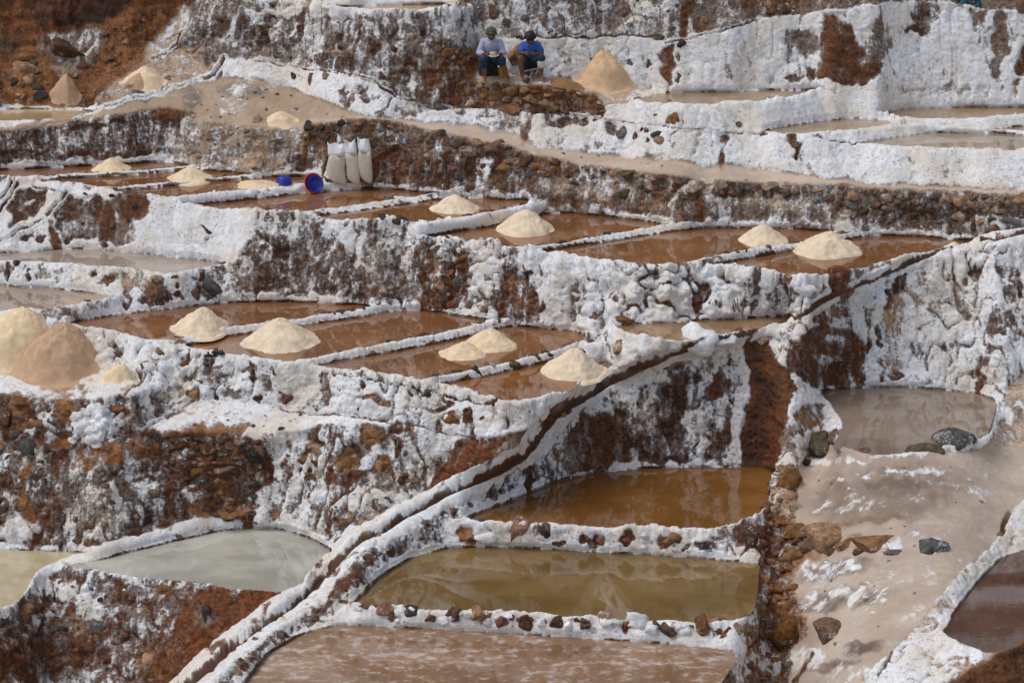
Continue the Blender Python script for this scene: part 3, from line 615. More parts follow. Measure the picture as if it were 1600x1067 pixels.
# right terrace
for q in [(1290,850,50,6,.35,GB),(1300,890,60,14,.52,GB),(1330,930,80,16,.56,GB),(1380,910,30,10,.5,TN),(1440,900,60,20,.42,PK),(1520,760,30,30,.45,PK),(1450,960,50,16,.48,PK),(1270,890,20,14,.66,None),(1260,870,26,8,.2,OC),(1240,840,14,8,.1,OC),(1420,845,60,10,.55,None),(1300,1040,40,10,.3,GB),(1350,1010,30,8,.4,GB),(1260,1030,26,20,.9,None),(1330,1060,40,20,.45,PK)]: blob(q[0],q[1],q[2],q[3],q[4],q[5], -12)
blob(1385,768,120,46,.30,(.36,.28,.215),-6,.85); blob(1400,755,70,8,.30,(.27,.20,.15),-5,.9); blob(1330,790,60,8,.5,(.38,.30,.23),-5,.85); blob(1440,735,60,6,.6,None,-5); blob(1330,745,50,5,.62,None,-4); blob(1360,812,70,6,.2,(.33,.24,.17),-3,.85); blob(1300,720,60,5,.75,None); blob(1420,708,60,5,.7,TN); blob(1225,780,12,26,.45,TN); blob(1580,650,14,30,.4,GB,25); blob(1555,655,8,26,.9,None,20)
crack([(1268,1020),(1258,1045),(1245,1060)], 3, .0, RB, .03); crack([(1575,800),(1560,835)], 4, .1, RB, .05); crack([(1395,1020),(1375,1060)], 2, .1, RB, .03)
# DD
for q in [(1200,860,10,40,.3,DB),(1215,845,12,22,.35,DB),(1200,830,10,20,.1,RB),(1195,985,10,60,.25,RB),(1205,1030,16,30,.85,None),(1222,990,22,26,.1,OC),(1210,930,14,16,.1,OC),(1228,880,14,14,.3,OC),(1160,1040,20,30,1,None),(1190,935,8,20,.5,GB),(1170,985,14,12,.4,OC)]: blob(*q)
# BB, CC
for q in [(912,844,8,9,RD),(935,846,12,10,RD),(978,842,12,6,RD),(1040,845,14,10,OC),(855,832,8,10,DB),(1105,852,14,8,DB),(1165,838,22,18,RB),(1060,838,8,6,RB),(878,848,10,6,RB),(1130,835,26,12,GB),(1075,855,8,5,RB)]: blob(q[0],q[1],q[2],q[3], .12 if q[4] != GB else .5, q[4])
# channel cracks on crests
crack([(352,92),(345,105),(332,120),(315,127)], 3, .0, RB, .05, 4); crack([(315,127),(270,140),(235,152),(200,158),(155,172),(115,186)], 1.1, .15, DB, .03, 3)
crack([(115,186),(60,196),(0,204),(-100,215)], .8, .2, DB, .02)
crack([(395,95),(440,102),(480,108),(540,115),(585,127)], .9, .1, DB, .03, 2); crack([(585,127),(600,138),(618,152)], 2, .05, RB, .04, 2); crack([(612,155),(600,170),(586,181)], 1.6, .1, RB, .04, 3)
crack([(620,153),(700,160),(800,172),(840,176),(900,182)], .8, .2, DB, .02); crack([(880,178),(930,185),(990,192),(1060,202),(1120,206),(1200,212)], 1, .15, DB, .03, 2); crack([(1270,216),(1300,222),(1380,227),(1440,231)], .9, .2, DB, .02)
crack([(298,22),(292,40),(280,52),(278,68),(262,82),(238,90)], 1.8, .1, DB, .05, 2); crack([(280,52),(262,62)], 1.2, .1, DB, .03)
crack([(1040,66),(1100,56),(1160,40),(1190,30)], 1, .15, DB, .03); crack([(815,60),(850,58),(960,57),(1030,54)], 1.5, .1, RB, .03)
crack([(1190,212),(1200,200)], 2, .1, RB, .03); crack([(1247,226),(1243,250)], 3, .1, DB, .02); blob(1243,225,14,7,.1,RB); crack([(282,197),(420,200)], .5, .4, GB, .0)
crack([(515,232),(508,255),(503,272)], 1.3, .05, DB, .04)
# the channel's shoulders stay crusted whatever lies beside them
shm = blur((L == NREG).astype(np.float32), 1)
salt = salt * (1 - shm) + np.maximum(salt, .93 - .5 * np.clip(fbm(U / 20, V / 20, U * 0 + 91, 2) - .12, 0, 1) * 3) * shm
# wet waterline and bed
wl = np.clip((3.0 - dist) / 1.2, 0, 1) * above * (~isp)
wet = np.maximum(wet, wl * .6); salt = salt - wl * .55; soil = soil * (1 - wl[..., None] * .8) + np.array(RB, np.float32) * wl[..., None] * .8
bm_ = np.clip(blur((L == BED).astype(np.float32), 1) * np.clip(.85 + .9 * fbm(U / 24, V / 16, U * 0 + 63, 2), .25, 1.25), 0, 1)
salt = salt * (1 - bm_) - .5 * bm_; soil = soil * (1 - bm_[..., None]) + np.array((.085, .030, .013), np.float32) * bm_[..., None]
wet[L == BED] = .35
ru = [i for i, r_ in enumerate(REG) if r_['key'] == 'runoff'][0]
wet[L == ru] = np.maximum(wet[L == ru], .35)
wet = blur(wet, 1)
sl = [i for i, r_ in enumerate(REG) if r_['key'] == 'redhill'][0]

# ---------------------------------------------------------------- points in space, then relief along the surface normal
def space(Zf):
    xc = (U - 800.0) / FPX; yc = -(V - 533.5) / FPX
    dy = CP + yc * SP; dz = -SP + yc * CP
    t = (Zf - ZC) / dz
    return np.stack([xc * t, dy * t, Zf], -1)
def normals(P):
    du = np.empty_like(P); dv = np.empty_like(P)
    du[:, 1:-1] = P[:, 2:] - P[:, :-2]; du[:, 0] = P[:, 1] - P[:, 0]; du[:, -1] = P[:, -1] - P[:, -2]
    dv[1:-1] = P[:-2] - P[2:]; dv[0] = P[0] - P[1]; dv[-1] = P[-2] - P[-1]
    n = np.cross(du, dv)
    return n / (np.linalg.norm(n, axis=-1, keepdims=True) + 1e-12)
P = space(Z)
N = blur(normals(P), 8)
N /= np.linalg.norm(N, axis=-1, keepdims=True)
x, y, z = P[..., 0], P[..., 1], P[..., 2]
n1 = fbm(x * 1.3, y * 1.3, z * 1.3, 2)
bil = np.abs(fbm(x * 3.1 + 9, y * 3.1, z * 3.1, 2)) * 2 - .55           # rounded lumps with creases
bil2 = np.abs(vnoise(x * 8.3, y * 8.3 + 4, z * 8.3)) * 2 - .8
fine = fbm(x * 10, y * 10, z * 14 + 3, 3, .6)
strat = vnoise(x * 1.1, y * 1.1, z * 9.0)                              # bedding ledges
saltm = np.clip(salt, 0, 1)
sel = np.clip(.62 + 1.6 * fbm(x * .55, y * .55 + 8, z * .3, 2), 0, 1)
bilv = np.abs(fbm(x * 3.6 + 2, y * 3.6, z * .85, 2)) * 2 - .55       # vertical flutes of dripped salt
bil = bil * (1 - sel) + bilv * sel
amp = .45 + .9 * np.clip(fbm(x * .7 + 3, y * .7, z * .9, 2) + .45, 0, 1)           # crust is thick in some places, smooth in others
drip = vnoise(x * 5.5, y * 2.0, z * .8 + 7) + .6 * vnoise(x * 12, y * 5.0, z * 1.6 + 3)
cav = np.clip((-.26 - bil) / .24, 0, 1) * np.clip(lump * 1.5, 0, 1) * amp              # creases of the crust browned with earth to deepen their shade
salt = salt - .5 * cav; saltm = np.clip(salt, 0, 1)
rel = relief * (.30 * amp * drip + 1.1 * n1 + .5 * strat * (1 - saltm) * np.where(L == sl, .6, 1)) + np.where(L == sl, .03, np.minimum(relief, .085)) * .6 * fine * (1.25 - .8 * saltm) + relief * lump * amp * (.85 * bil + .24 * bil2 * (1 - .6 * sel))
crust = np.clip((saltm + .35 * fbm(x * 5, y * 5, z * 5, 3) - .5) * 3, 0, 1)
hill = blur((L == sl).astype(np.float32), 6)
rel = rel + hill * (.42 * fbm(x * .45, y * .45, z * .6 + 4, 2) + .16 * np.abs(vnoise(x * 1.5, y * 1.5, z * 1.5)))
rel = rel + .040 * crust * np.clip(relief * 25, 0, 1)
lipd = 9 + 8 * fbm(x * 2.3, y * 2.3, z * .4 + 2, 3, .7) + 4 * fine
rel = rel + .045 * np.clip((lipd - dist) / 3, 0, 1) * front * (near >= 0) * np.clip(relief * 9, 0, 1)      # overhanging crust under each rim
damp = np.where(isp, 0, np.clip((dist - 1.0) / 9, .08, 1))
rel = rel * damp
# lips in front of the pans: knobbly raised rim
frontrim = front & (near >= 0) & (~isp) & (hgt < .10) & (hgt > -.5)
bell = np.clip(1 - ((dist - 5.5) / 5.0) ** 2, 0, 1)
rim = frontrim * bell * np.clip(.055 + .075 * fbm(x * 1.9, y * 1.9, z, 2) + .05 * np.abs(vnoise(x * 5, y * 5, z * 5)) + .03 * fine, .01, 1)
lowrim = [i for i, p in enumerate(PANS) if p[0] in ('pK', 'p16')]
rim = rim * np.clip(.75 + 1.1 * fbm(x * .9 + 5, y * .9, z, 2), .12, 1.3)
rim = rim * np.where(np.isin(near, lowrim), .15, 1.0) * np.where((L > NREG) & (L < BED), .35, 1.0)
Zoff = rim.astype(np.float32)
Zoff[isp] = -np.clip((inside[isp]) / 5, 0, 1) * .06 - .012
# channel section
dch, hw = line_dist(U, V, CHAN, CHW); _, shw = line_dist(U, V, CHAN, SHW)
q = np.clip((dch - hw) / np.maximum(shw - hw, 1), 0, 1)
cline = np.interp(U[0], [c_[0] for c_ in CHAN], [c_[1] for c_ in CHAN])[None, :]
nearside = V > cline
sh = np.where(dch < hw, -.09, np.where(dch < shw, np.where(nearside, .035, .10) * np.clip(.8 + 1.0 * fbm(x * 1.1, y * 1.1, z, 2), .2, 1.5) * np.sin(np.pi * np.clip(q, 0, 1)) ** .7, 0)) * (~isp)
sc_ = np.clip((U - 100) / -1200 + 1.35, .35, 1)
Zoff = Zoff + blur(sh * sc_, 1)
for j, l in enumerate(LINES[1:]):                                       # crest of each dike
    w = win(us, vs, l[10], 20)
    d, h_ = line_dist(U[w], V[w], l[10], l[11])
    Zoff[w] += np.where(isp[w], 0, np.clip(1 - (d / np.maximum(h_, 1)) ** 2, 0, 1) * .03 * (1 + .8 * vnoise(x[w] * 4, y[w] * 4, z[w] * 4)))
Zoff -= crack_depth
P2 = P + N * rel[..., None]
P2[..., 2] += Zoff
N2 = normals(P2)
print('relief', round(time.time() - T0, 1))
def idx(u, v):
    i = min(max((u - X0) / STEP, 0), W - 1.001); j = min(max((v - Y0) / STEP, 0), H - 1.001)
    return int(j), int(i), j - int(j), i - int(i)
def surf(u, v):
    j, i, fj, fi = idx(u, v)
    p = (P2[j, i] * (1-fi) + P2[j, i+1] * fi) * (1-fj) + (P2[j+1, i] * (1-fi) + P2[j+1, i+1] * fi) * fj
    return Vector(p)
def surf_n(u, v):
    j, i, _, _ = idx(u, v); return Vector(N[j, i]).normalized()
def region_at(u, v):
    j, i, _, _ = idx(u, v); return int(L[j, i])
def mpp(p):                                              # metres per photo pixel at a place
    return (p[1] * CP - (p[2] - ZC) * SP) / FPX

rug = np.clip(relief * 13 + .08, .12, 1).astype(np.float32)

# ---------------------------------------------------------------- materials
def new_mat(name):
    m = bpy.data.materials.new(name); m.use_nodes = True
    nt = m.node_tree; nt.nodes.clear()
    out = nt.nodes.new('ShaderNodeOutputMaterial'); b = nt.nodes.new('ShaderNodeBsdfPrincipled')
    nt.links.new(b.outputs[0], out.inputs[0])
    return m, nt, b
class NT:
    def __init__(s, nt): s.nt = nt
    def n(s, t, **kw):
        o = s.nt.nodes.new('ShaderNode' + t)
        for k, v in kw.items(): setattr(o, k, v)
        return o
    def l(s, a, b): s.nt.links.new(a, b)
    def val(s, sock, v):
        if isinstance(v, bpy.types.NodeSocket): s.l(v, sock)
        elif v is not None: sock.default_value = v
    def math(s, op, a, b=None, c=None, clamp=False):
        o = s.n('Math', operation=op, use_clamp=clamp)
        s.val(o.inputs[0], a); s.val(o.inputs[1], b); s.val(o.inputs[2], c)
        return o.outputs[0]
    def noise(s, vec, scale, detail=4, rough=.55, dist=0.0):
        o = s.n('TexNoise'); s.l(vec, o.inputs['Vector']); o.inputs['Scale'].default_value = scale
        o.inputs['Detail'].default_value = detail; o.inputs['Roughness'].default_value = rough; o.inputs['Distortion'].default_value = dist
        return o.outputs[0]
    def ramp(s, f, lo, hi, a=0.0, b=1.0, smooth=True):
        o = s.n('MapRange', interpolation_type='SMOOTHSTEP' if smooth else 'LINEAR')
        s.val(o.inputs[0], f); s.val(o.inputs[1], lo); s.val(o.inputs[2], hi); s.val(o.inputs[3], a); s.val(o.inputs[4], b)
        return o.outputs[0]
    def mix(s, f, a, b, mode='MIX'):
        o = s.n('Mix', data_type='RGBA', blend_type=mode, clamp_factor=True)
        s.val(o.inputs[0], f); s.val(o.inputs[6], a if not isinstance(a, tuple) else (*a, 1)[:4]); s.val(o.inputs[7], b if not isinstance(b, tuple) else (*b, 1)[:4])
        return o.outputs[2]
    def bump(s, h, strength, dist, normal=None):
        o = s.n('Bump'); o.inputs['Strength'].default_value = strength; o.inputs['Distance'].default_value = dist
        s.val(o.inputs['Height'], h)
        if normal: s.l(normal, o.inputs['Normal'])
        return o.outputs[0]
    def scaled(s, vec, sc):
        o = s.n('VectorMath', operation='MULTIPLY'); s.l(vec, o.inputs[0]); o.inputs[1].default_value = sc
        return o.outputs[0]

def terrain_material():
    m, nt, b = new_mat('salt_crust_and_earth'); k = NT(nt)
    pos = k.n('NewGeometry').outputs['Position']
    a_s = k.n('Attribute', attribute_name='salt').outputs['Fac']
    a_r = k.n('Attribute', attribute_name='rug').outputs['Fac']
    a_w = k.n('Attribute', attribute_name='wet').outputs['Fac']
    a_c = k.n('Attribute', attribute_name='soil').outputs['Color']
    tall = k.scaled(pos, (1, 1, .35))
    n_a = k.noise(tall, 3.2, 6, .66, .4)
    n_b = k.noise(pos, 17, 4, .62)
    n_c = k.noise(pos, 55, 2, .6)
    streak = k.noise(k.scaled(pos, (7, 7, .9)), 1.0, 3, .65, 0)
    gain = k.ramp(a_s, .72, 1.02, 1.0, .5)
    t = k.math('MULTIPLY', k.math('SUBTRACT', n_a, .5), 1.9)
    t = k.math('ADD', t, k.math('MULTIPLY', k.math('MULTIPLY', k.math('SUBTRACT', streak, .5), 1.3), a_r))
    t = k.math('ADD', t, k.math('MULTIPLY', k.math('MULTIPLY', k.math('SUBTRACT', n_b, .5), .95), a_r))
    t = k.math('ADD', t, k.math('MULTIPLY', k.math('MULTIPLY', k.math('SUBTRACT', n_c, .5), .55), a_r))
    t = k.math('ADD', a_s, k.math('MULTIPLY', t, gain))
    mask = k.ramp(t, .40, .72)
    # thin grey film where salt is sparse
    film = k.ramp(t, .12, .46)
    big = k.noise(pos, .9, 4, .6)
    sc = k.mix(k.ramp(big, .40, .66), (.85, .86, .875), (.78, .70, .595))
    sc = k.mix(k.ramp(n_b, .32, .62, .42, 0), sc, (.50, .475, .48))  # low grain greyed in the colour, like ambient occlusion
    sc = k.mix(k.ramp(streak, .48, .68, 0, .55), sc, (.58, .52, .48))
    sc = k.mix(k.ramp(k.noise(tall, 6, 3, .65), .56, .74, 0, .5), sc, (.62, .50, .37))
    dirt = k.mix(k.ramp(n_b, .30, .70), k.mix(1, a_c, (.42, .40, .40), 'MULTIPLY'), k.mix(1, a_c, (1.25, 1.2, 1.15), 'MULTIPLY'))
    dirt = k.mix(k.ramp(k.noise(pos, 1.7, 2, .6), .5, .72, 0, .55), dirt, k.mix(1, a_c, (1.6, 1.35, 1.05), 'MULTIPLY'))
    dirt = k.mix(k.ramp(k.noise(pos, 5.5, 3, .65), .54, .70, 0, .6), dirt, k.mix(1, a_c, (1.9, 1.55, 1.1), 'MULTIPLY'))
    dirt = k.mix(k.math('MULTIPLY', k.math('MULTIPLY', k.ramp(streak, .48, .70, 0, .35), a_r), k.ramp(a_s, -.12, .2)), dirt, (.36, .31, .29))
    plain = k.mix(k.ramp(k.noise(k.scaled(pos, (1, 1.6, 1)), .8, 5, .6, .3), .35, .65), k.mix(1, a_c, (.84, .80, .78), 'MULTIPLY'), k.mix(1, a_c, (1.08, 1.06, 1.04), 'MULTIPLY'))
    plain = k.mix(k.ramp(k.noise(pos, 11, 4, .6), .40, .68, 0, .22), plain, k.mix(1, a_c, (.62, .58, .56), 'MULTIPLY'))
    dirt = k.mix(k.ramp(a_r, .35, .85), plain, dirt)
    dirt = k.mix(k.math('MULTIPLY', film, .28), dirt, (.46, .42, .41))
    dirt = k.mix(k.math('MULTIPLY', a_w, .5), dirt, k.mix(1, a_c, (.5, .42, .36), 'MULTIPLY'))
    col = k.mix(mask, dirt, sc)
    # small dark pits in the crust
    pit = k.math('MULTIPLY', k.ramp(k.noise(pos, 24, 2, .72), .33, .40, 1, 0), k.ramp(k.noise(pos, 2.3, 2, .6), .38, .58))
    pit = k.math('MULTIPLY', pit, k.ramp(a_r, .3, .7))
    col = k.mix(k.math('MULTIPLY', pit, .8), col, (.075, .052, .045))
    k.l(col, b.inputs['Base Color'])
    rough = k.ramp(a_w, 0, 1, .88, .22, False)
    k.l(rough, b.inputs['Roughness'])
    b.inputs['Specular IOR Level'].default_value = .35
    h = k.math('ADD', k.math('MULTIPLY', n_b, .7), k.math('MULTIPLY', n_c, .5))
    h = k.math('ADD', h, k.math('MULTIPLY', mask, .5))
    h = k.math('SUBTRACT', h, k.math('MULTIPLY', pit, .6))
    bn = k.n('Bump'); bn.inputs['Distance'].default_value = .035; k.l(h, bn.inputs['Height']); k.l(k.math('MULTIPLY', a_r, k.ramp(mask, 0, 1, .95, .6, False)), bn.inputs['Strength'])
    k.l(bn.outputs[0], b.inputs['Normal'])
    return m
MAT_T = terrain_material()

def water_material(name, col, crust, seed):
    m, nt, b = new_mat(name); k = NT(nt)
    pos = k.n('NewGeometry').outputs['Position']
    off = k.n('VectorMath', operation='ADD'); k.l(pos, off.inputs[0]); off.inputs[1].default_value = (seed * 13.7, seed * 5.3, 0)
    p = k.scaled(off.outputs[0], (1, 1.4, 1))
    n1 = k.noise(p, .7, 4, .55, .0); n2 = k.noise(p, 4.5, 6, .65, .1)
    lo = tuple(c * .85 for c in col); hi = tuple(min(1, c * 1.18 + .01) for c in col)
    c = k.mix(k.ramp(n1, .36, .64), lo, hi)
    c = k.mix(k.ramp(n2, .55, .80, 0, .22), c, tuple(min(1, c_ * 1.3 + .05) for c_ in col))
    # floating crust of salt
    t = k.math('ADD', k.math('MULTIPLY', n2, .75), k.math('MULTIPLY', n1, .35))
    cr = k.ramp(t, .80 - crust * .42, .93 - crust * .36)
    cr = k.math('MULTIPLY', cr, min(1, crust * 1.25))
    c = k.mix(cr, c, (.62, .56, .52))
    k.l(c, b.inputs['Base Color'])
    b.inputs['IOR'].default_value = 1.75
    k.l(k.ramp(cr, 0, 1, .015, .18, False), b.inputs['Roughness'])
    rip = k.noise(k.scaled(pos, (1, 3.2, 1)), 4.0, 4, .55)
    h = k.math('ADD', k.math('MULTIPLY', rip, .5), k.math('MULTIPLY', cr, .4))
    k.l(k.bump(h, .05, .010), b.inputs['Normal'])
    return m

def rock_material(name, col, dust, dark=.45):
    m, nt, b = new_mat(name); k = NT(nt)
    pos = k.n('NewGeometry').outputs['Position']
    oi = k.n('ObjectInfo').outputs['Random']
    n0 = k.noise(pos, 3.5, 5, .65); n1 = k.noise(pos, 9, 6, .65); n2 = k.noise(pos, 32, 4, .65); ly = k.noise(k.scaled(pos, (2, 2, 16)), 1.6, 4, .6)
    c = k.mix(k.ramp(n1, .32, .68), tuple(x_ * dark for x_ in col), tuple(min(1, x_ * 1.3) for x_ in col))
    c = k.mix(k.ramp(ly, .5, .7, 0, .5), c, tuple(x_ * .45 for x_ in col))
    hsv = k.n('HueSaturation'); k.l(c, hsv.inputs['Color']); k.l(k.ramp(oi, 0, 1, .6, 1.25, False), hsv.inputs['Value']); k.l(k.ramp(oi, 0, 1, 1.1, .8, False), hsv.inputs['Saturation'])
    t = k.math('ADD', k.math('MULTIPLY', n0, .7), k.math('MULTIPLY', n2, .5))
    d = k.ramp(t, .78 - dust * .34, .90 - dust * .30, 0, .9)
    c = k.mix(d, hsv.outputs[0], (.74, .72, .71))
    k.l(c, b.inputs['Base Color']); b.inputs['Roughness'].default_value = .85
    b.inputs['Specular IOR Level'].default_value = .3
    k.l(k.bump(k.math('ADD', n1, n2), .8, .03), b.inputs['Normal'])
    return m
ROCKM = {'o': rock_material('ochre_stone', (.32, .155, .06), .30), 'b': rock_material('brown_stone', (.17, .085, .045), .36),
         'g': rock_material('grey_stone', (.15, .14, .13), .40), 'r': rock_material('red_stone', (.24, .085, .04), .32),
         'd': rock_material('dark_stone', (.065, .050, .042), .30), 'w': rock_material('salt_nodule', (.84, .82, .80), .7, .88),
         'm': rock_material('mossy_stone', (.11, .085, .04), .18), 't': rock_material('tan_stone', (.40, .26, .16), .42)}

def simple_mat(name, col, rough=.6, spec=.4, var=.15, scale=20, bumpd=.0):
    m, nt, b = new_mat(name); k = NT(nt)
    pos = k.n('NewGeometry').outputs['Position']
    n = k.noise(pos, scale, 5, .6)
    c = k.mix(k.ramp(n, .3, .7), tuple(x_ * (1 - var) for x_ in col), tuple(min(1, x_ * (1 + var)) for x_ in col))
    k.l(c, b.inputs['Base Color']); b.inputs['Roughness'].default_value = rough; b.inputs['Specular IOR Level'].default_value = spec
    if bumpd: k.l(k.bump(n, .7, bumpd), b.inputs['Normal'])
    return m

# ---------------------------------------------------------------- building objects
def tag(o, label=None, cat=None, group=None, kind=None):
    if label: o['label'] = label
    if cat: o['category'] = cat
    if group: o['group'] = group
    if kind: o['kind'] = kind
    return o
def mesh_np(name, verts, faces, mat, attrs=None, smooth=True, origin=None):
    verts = np.asarray(verts, np.float32); faces = np.asarray(faces, np.int32)
    if origin is None: origin = np.array([verts[:, 0].mean(), verts[:, 1].mean(), verts[:, 2].min()], np.float32)
    me = bpy.data.meshes.new(name)
    n, k = faces.shape
    me.vertices.add(len(verts)); me.vertices.foreach_set('co', (verts - origin).ravel())
    me.loops.add(n * k); me.loops.foreach_set('vertex_index', faces.ravel())
    me.polygons.add(n); me.polygons.foreach_set('loop_start', np.arange(0, n * k, k, dtype=np.int32))
    me.polygons.foreach_set('loop_total', np.full(n, k, np.int32))
    me.polygons.foreach_set('use_smooth', np.full(n, smooth))
    me.update(calc_edges=True)
    for an, av in (attrs or {}).items():
        if av.ndim == 1:
            a = me.attributes.new(an, 'FLOAT', 'POINT'); a.data.foreach_set('value', av.astype(np.float32))
        else:
            a = me.attributes.new(an, 'FLOAT_COLOR', 'POINT')
            a.data.foreach_set('color', np.concatenate([av, np.ones((len(av), 1))], 1).astype(np.float32).ravel())
    me.materials.append(mat)
    o = bpy.data.objects.new(name, me); o.location = [float(c) for c in origin]; C.objects.link(o)
    return o

# cells -> one mesh for each band
cellL = np.maximum.reduce([L[:-1, :-1], L[1:, :-1], L[:-1, 1:], L[1:, 1:]])
nonpan = np.full(cellL.shape, -1, np.int16)
for a in (L[:-1, :-1], L[:-1, 1:], L[1:, :-1], L[1:, 1:]):
    nonpan = np.where((a < PAN0) & (nonpan < 0), a, nonpan)
deep = (np.minimum.reduce([inside[:-1, :-1], inside[1:, :-1], inside[:-1, 1:], inside[1:, 1:]]) > 5.5)
# drop under-water cells well inside, give the shallow ones to the nearest band
own = np.where(nonpan >= 0, nonpan, -1)
for k in range(7):
    for dy, dx in ((1,0),(-1,0),(0,1),(0,-1)):
        o2 = shift(own, dy, dx); own = np.where((own < 0) & (o2 >= 0), o2, own)
own = np.where(deep, -1, own)
# tidy stray specks: a small island joins the band around it
vid = np.arange(H * W).reshape(H, W)
quads = np.stack([vid[:-1, :-1], vid[1:, :-1], vid[1:, 1:], vid[:-1, 1:]], -1)
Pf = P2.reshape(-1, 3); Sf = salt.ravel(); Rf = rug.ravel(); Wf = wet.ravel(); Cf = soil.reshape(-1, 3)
OBJ = {}
def band(ids, name):
    q = quads[np.isin(own, ids)]
    if len(q) == 0: return None
    u_, inv = np.unique(q, return_inverse=True)
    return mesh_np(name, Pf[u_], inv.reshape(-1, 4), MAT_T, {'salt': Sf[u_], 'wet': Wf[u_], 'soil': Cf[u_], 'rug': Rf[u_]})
for i, r_ in enumerate(REG):
    o = band([i], r_['name'])
    if o is None: continue
    OBJ[i] = o
    if r_['kind'] == 'structure': tag(o, kind='structure')
    else: tag(o, r_['label'], r_['cat'])
for j, l in enumerate(LINES):
    o = band([NREG + j], l[2])
    if o is None: continue
    OBJ[NREG + j] = o
    tag(o, l[3], l[4])
    if l[2] == 'pan_dike': o['group'] = 'dikes between the pans'
bedo = band([BED], 'channel_bed')
bedo.parent = OBJ[NREG]; bedo.matrix_parent_inverse = Matrix.Translation(-Vector(OBJ[NREG].location))
# water sheets
def offset_poly(poly, d):
    n = len(poly); A = sum(poly[k][0] * poly[(k+1) % n][1] - poly[(k+1) % n][0] * poly[k][1] for k in range(n))
    s = 1 if A > 0 else -1
    q = []
    for k in range(n):
        a, b, c = Vector(poly[k-1]), Vector(poly[k]), Vector(poly[(k+1) % n])
        t = (c - a).normalized(); nrm = Vector((t.y, -t.x)) * s
        q.append((b.x + nrm.x * d, b.y + nrm.y * d * .8))
    return q
for j, (key, poly, col, crust, label) in enumerate(PANS):
    poly = [(min(max(a_, X0 + 4), X1 - 4), min(max(b_, Y0 + 4), Y1 - 4)) for a_, b_ in poly]
    poly = [q for n_, q in enumerate(poly) if q != poly[n_ - 1]]
    pts = [at(px, py, PZ[key]) for px, py in offset_poly(poly, 2.6)]
    c = np.mean(np.array(pts), 0)
    me = bpy.data.meshes.new('pan_water')
    me.from_pydata([(a[0] - c[0], a[1] - c[1], 0) for a in pts], [], [list(range(len(pts)))])
    if me.polygons[0].normal.z < 0: me.flip_normals()
    me.materials.append(water_material('brine_' + key, col, crust, j + 1))
    o = bpy.data.objects.new('pan_water', me); o.location = c; C.objects.link(o)
    tag(o, label, None, None, 'structure')
print('bands', round(time.time() - T0, 1))

# the hillside goes on beyond the surveyed part
def apron(name, edge, push, n=6):
    rows = [edge]
    for k in range(1, n + 1):
        e = edge.copy(); f = k / n
        e += np.array(push, np.float32) * f
        e[:, 2] += .5 * fbm(e[:, 0] * .35, e[:, 1] * .35, e[:, 2] * .35, 3)
        rows.append(e)
    m_ = len(edge); v_ = np.concatenate(rows)
    f_ = [(r * m_ + i, r * m_ + i + 1, (r + 1) * m_ + i + 1, (r + 1) * m_ + i) for r in range(n) for i in range(m_ - 1)]
    o = mesh_np(name, v_, f_, MAT_T, {'rug': np.ones(len(v_)), 'salt': np.full(len(v_), .62), 'wet': np.zeros(len(v_)), 'soil': np.tile(np.array(GB), (len(v_), 1))})
    tag(o, kind='structure')
ed = P2.copy(); ed[isp] = P[isp]
apron('hillside', ed[::4, 0], (-24, 0, .5)); apron('hillside', ed[::4, -1], (24, 0, .5))
apron('hillside', ed[0, ::4], (0, 26, 16)); apron('hillside', ed[-1, ::4], (0, -14, -7))

# ---------------------------------------------------------------- stones
def rock_mesh(name, seed, cuts=9, rough=.10, sub=3):
    rn = random.Random(seed); bm = bmesh.new()
    bmesh.ops.create_icosphere(bm, subdivisions=sub, radius=1.0)
    pl = []
    for _ in range(cuts):
        v = Vector((rn.gauss(0, 1), rn.gauss(0, 1), rn.gauss(0, 1))).normalized(); pl.append((v, rn.uniform(.42, .80)))
    for v in bm.verts:
        co = v.co.copy()
        for n_, d_0 in pl:
            e = co.dot(n_) - d_0
            if e > 0: co -= n_ * e * .97
        s_ = mnoise.noise(co * 1.6 + Vector((seed * 3.1, 0, 0))) * rough + mnoise.noise(co * 4.1 + Vector((0, seed * 1.7, 0))) * rough * .5
        v.co = co * (1 + s_)
    me = bpy.data.meshes.new(name); bm.to_mesh(me); bm.free()
    me.polygons.foreach_set('use_smooth', np.ones(len(me.polygons), bool))
    me.materials.append(ROCKM['b'])
    return me
ROCKS = [rock_mesh('stone', s, 15, .07) for s in range(16)]
KNOBS = [rock_mesh('salt_nodule', 50 + s, 4, .30) for s in range(6)]
rr = random.Random(5)
def owner(u, v):
    for du, dv in ((0,0),(0,5),(0,10),(0,-5),(6,4),(-6,4),(0,16),(12,0),(-12,0)):
        r_ = region_at(u + du, v + dv)
        if r_ == BED: r_ = NREG
        if r_ in OBJ: return OBJ[r_]
    return OBJ[0]
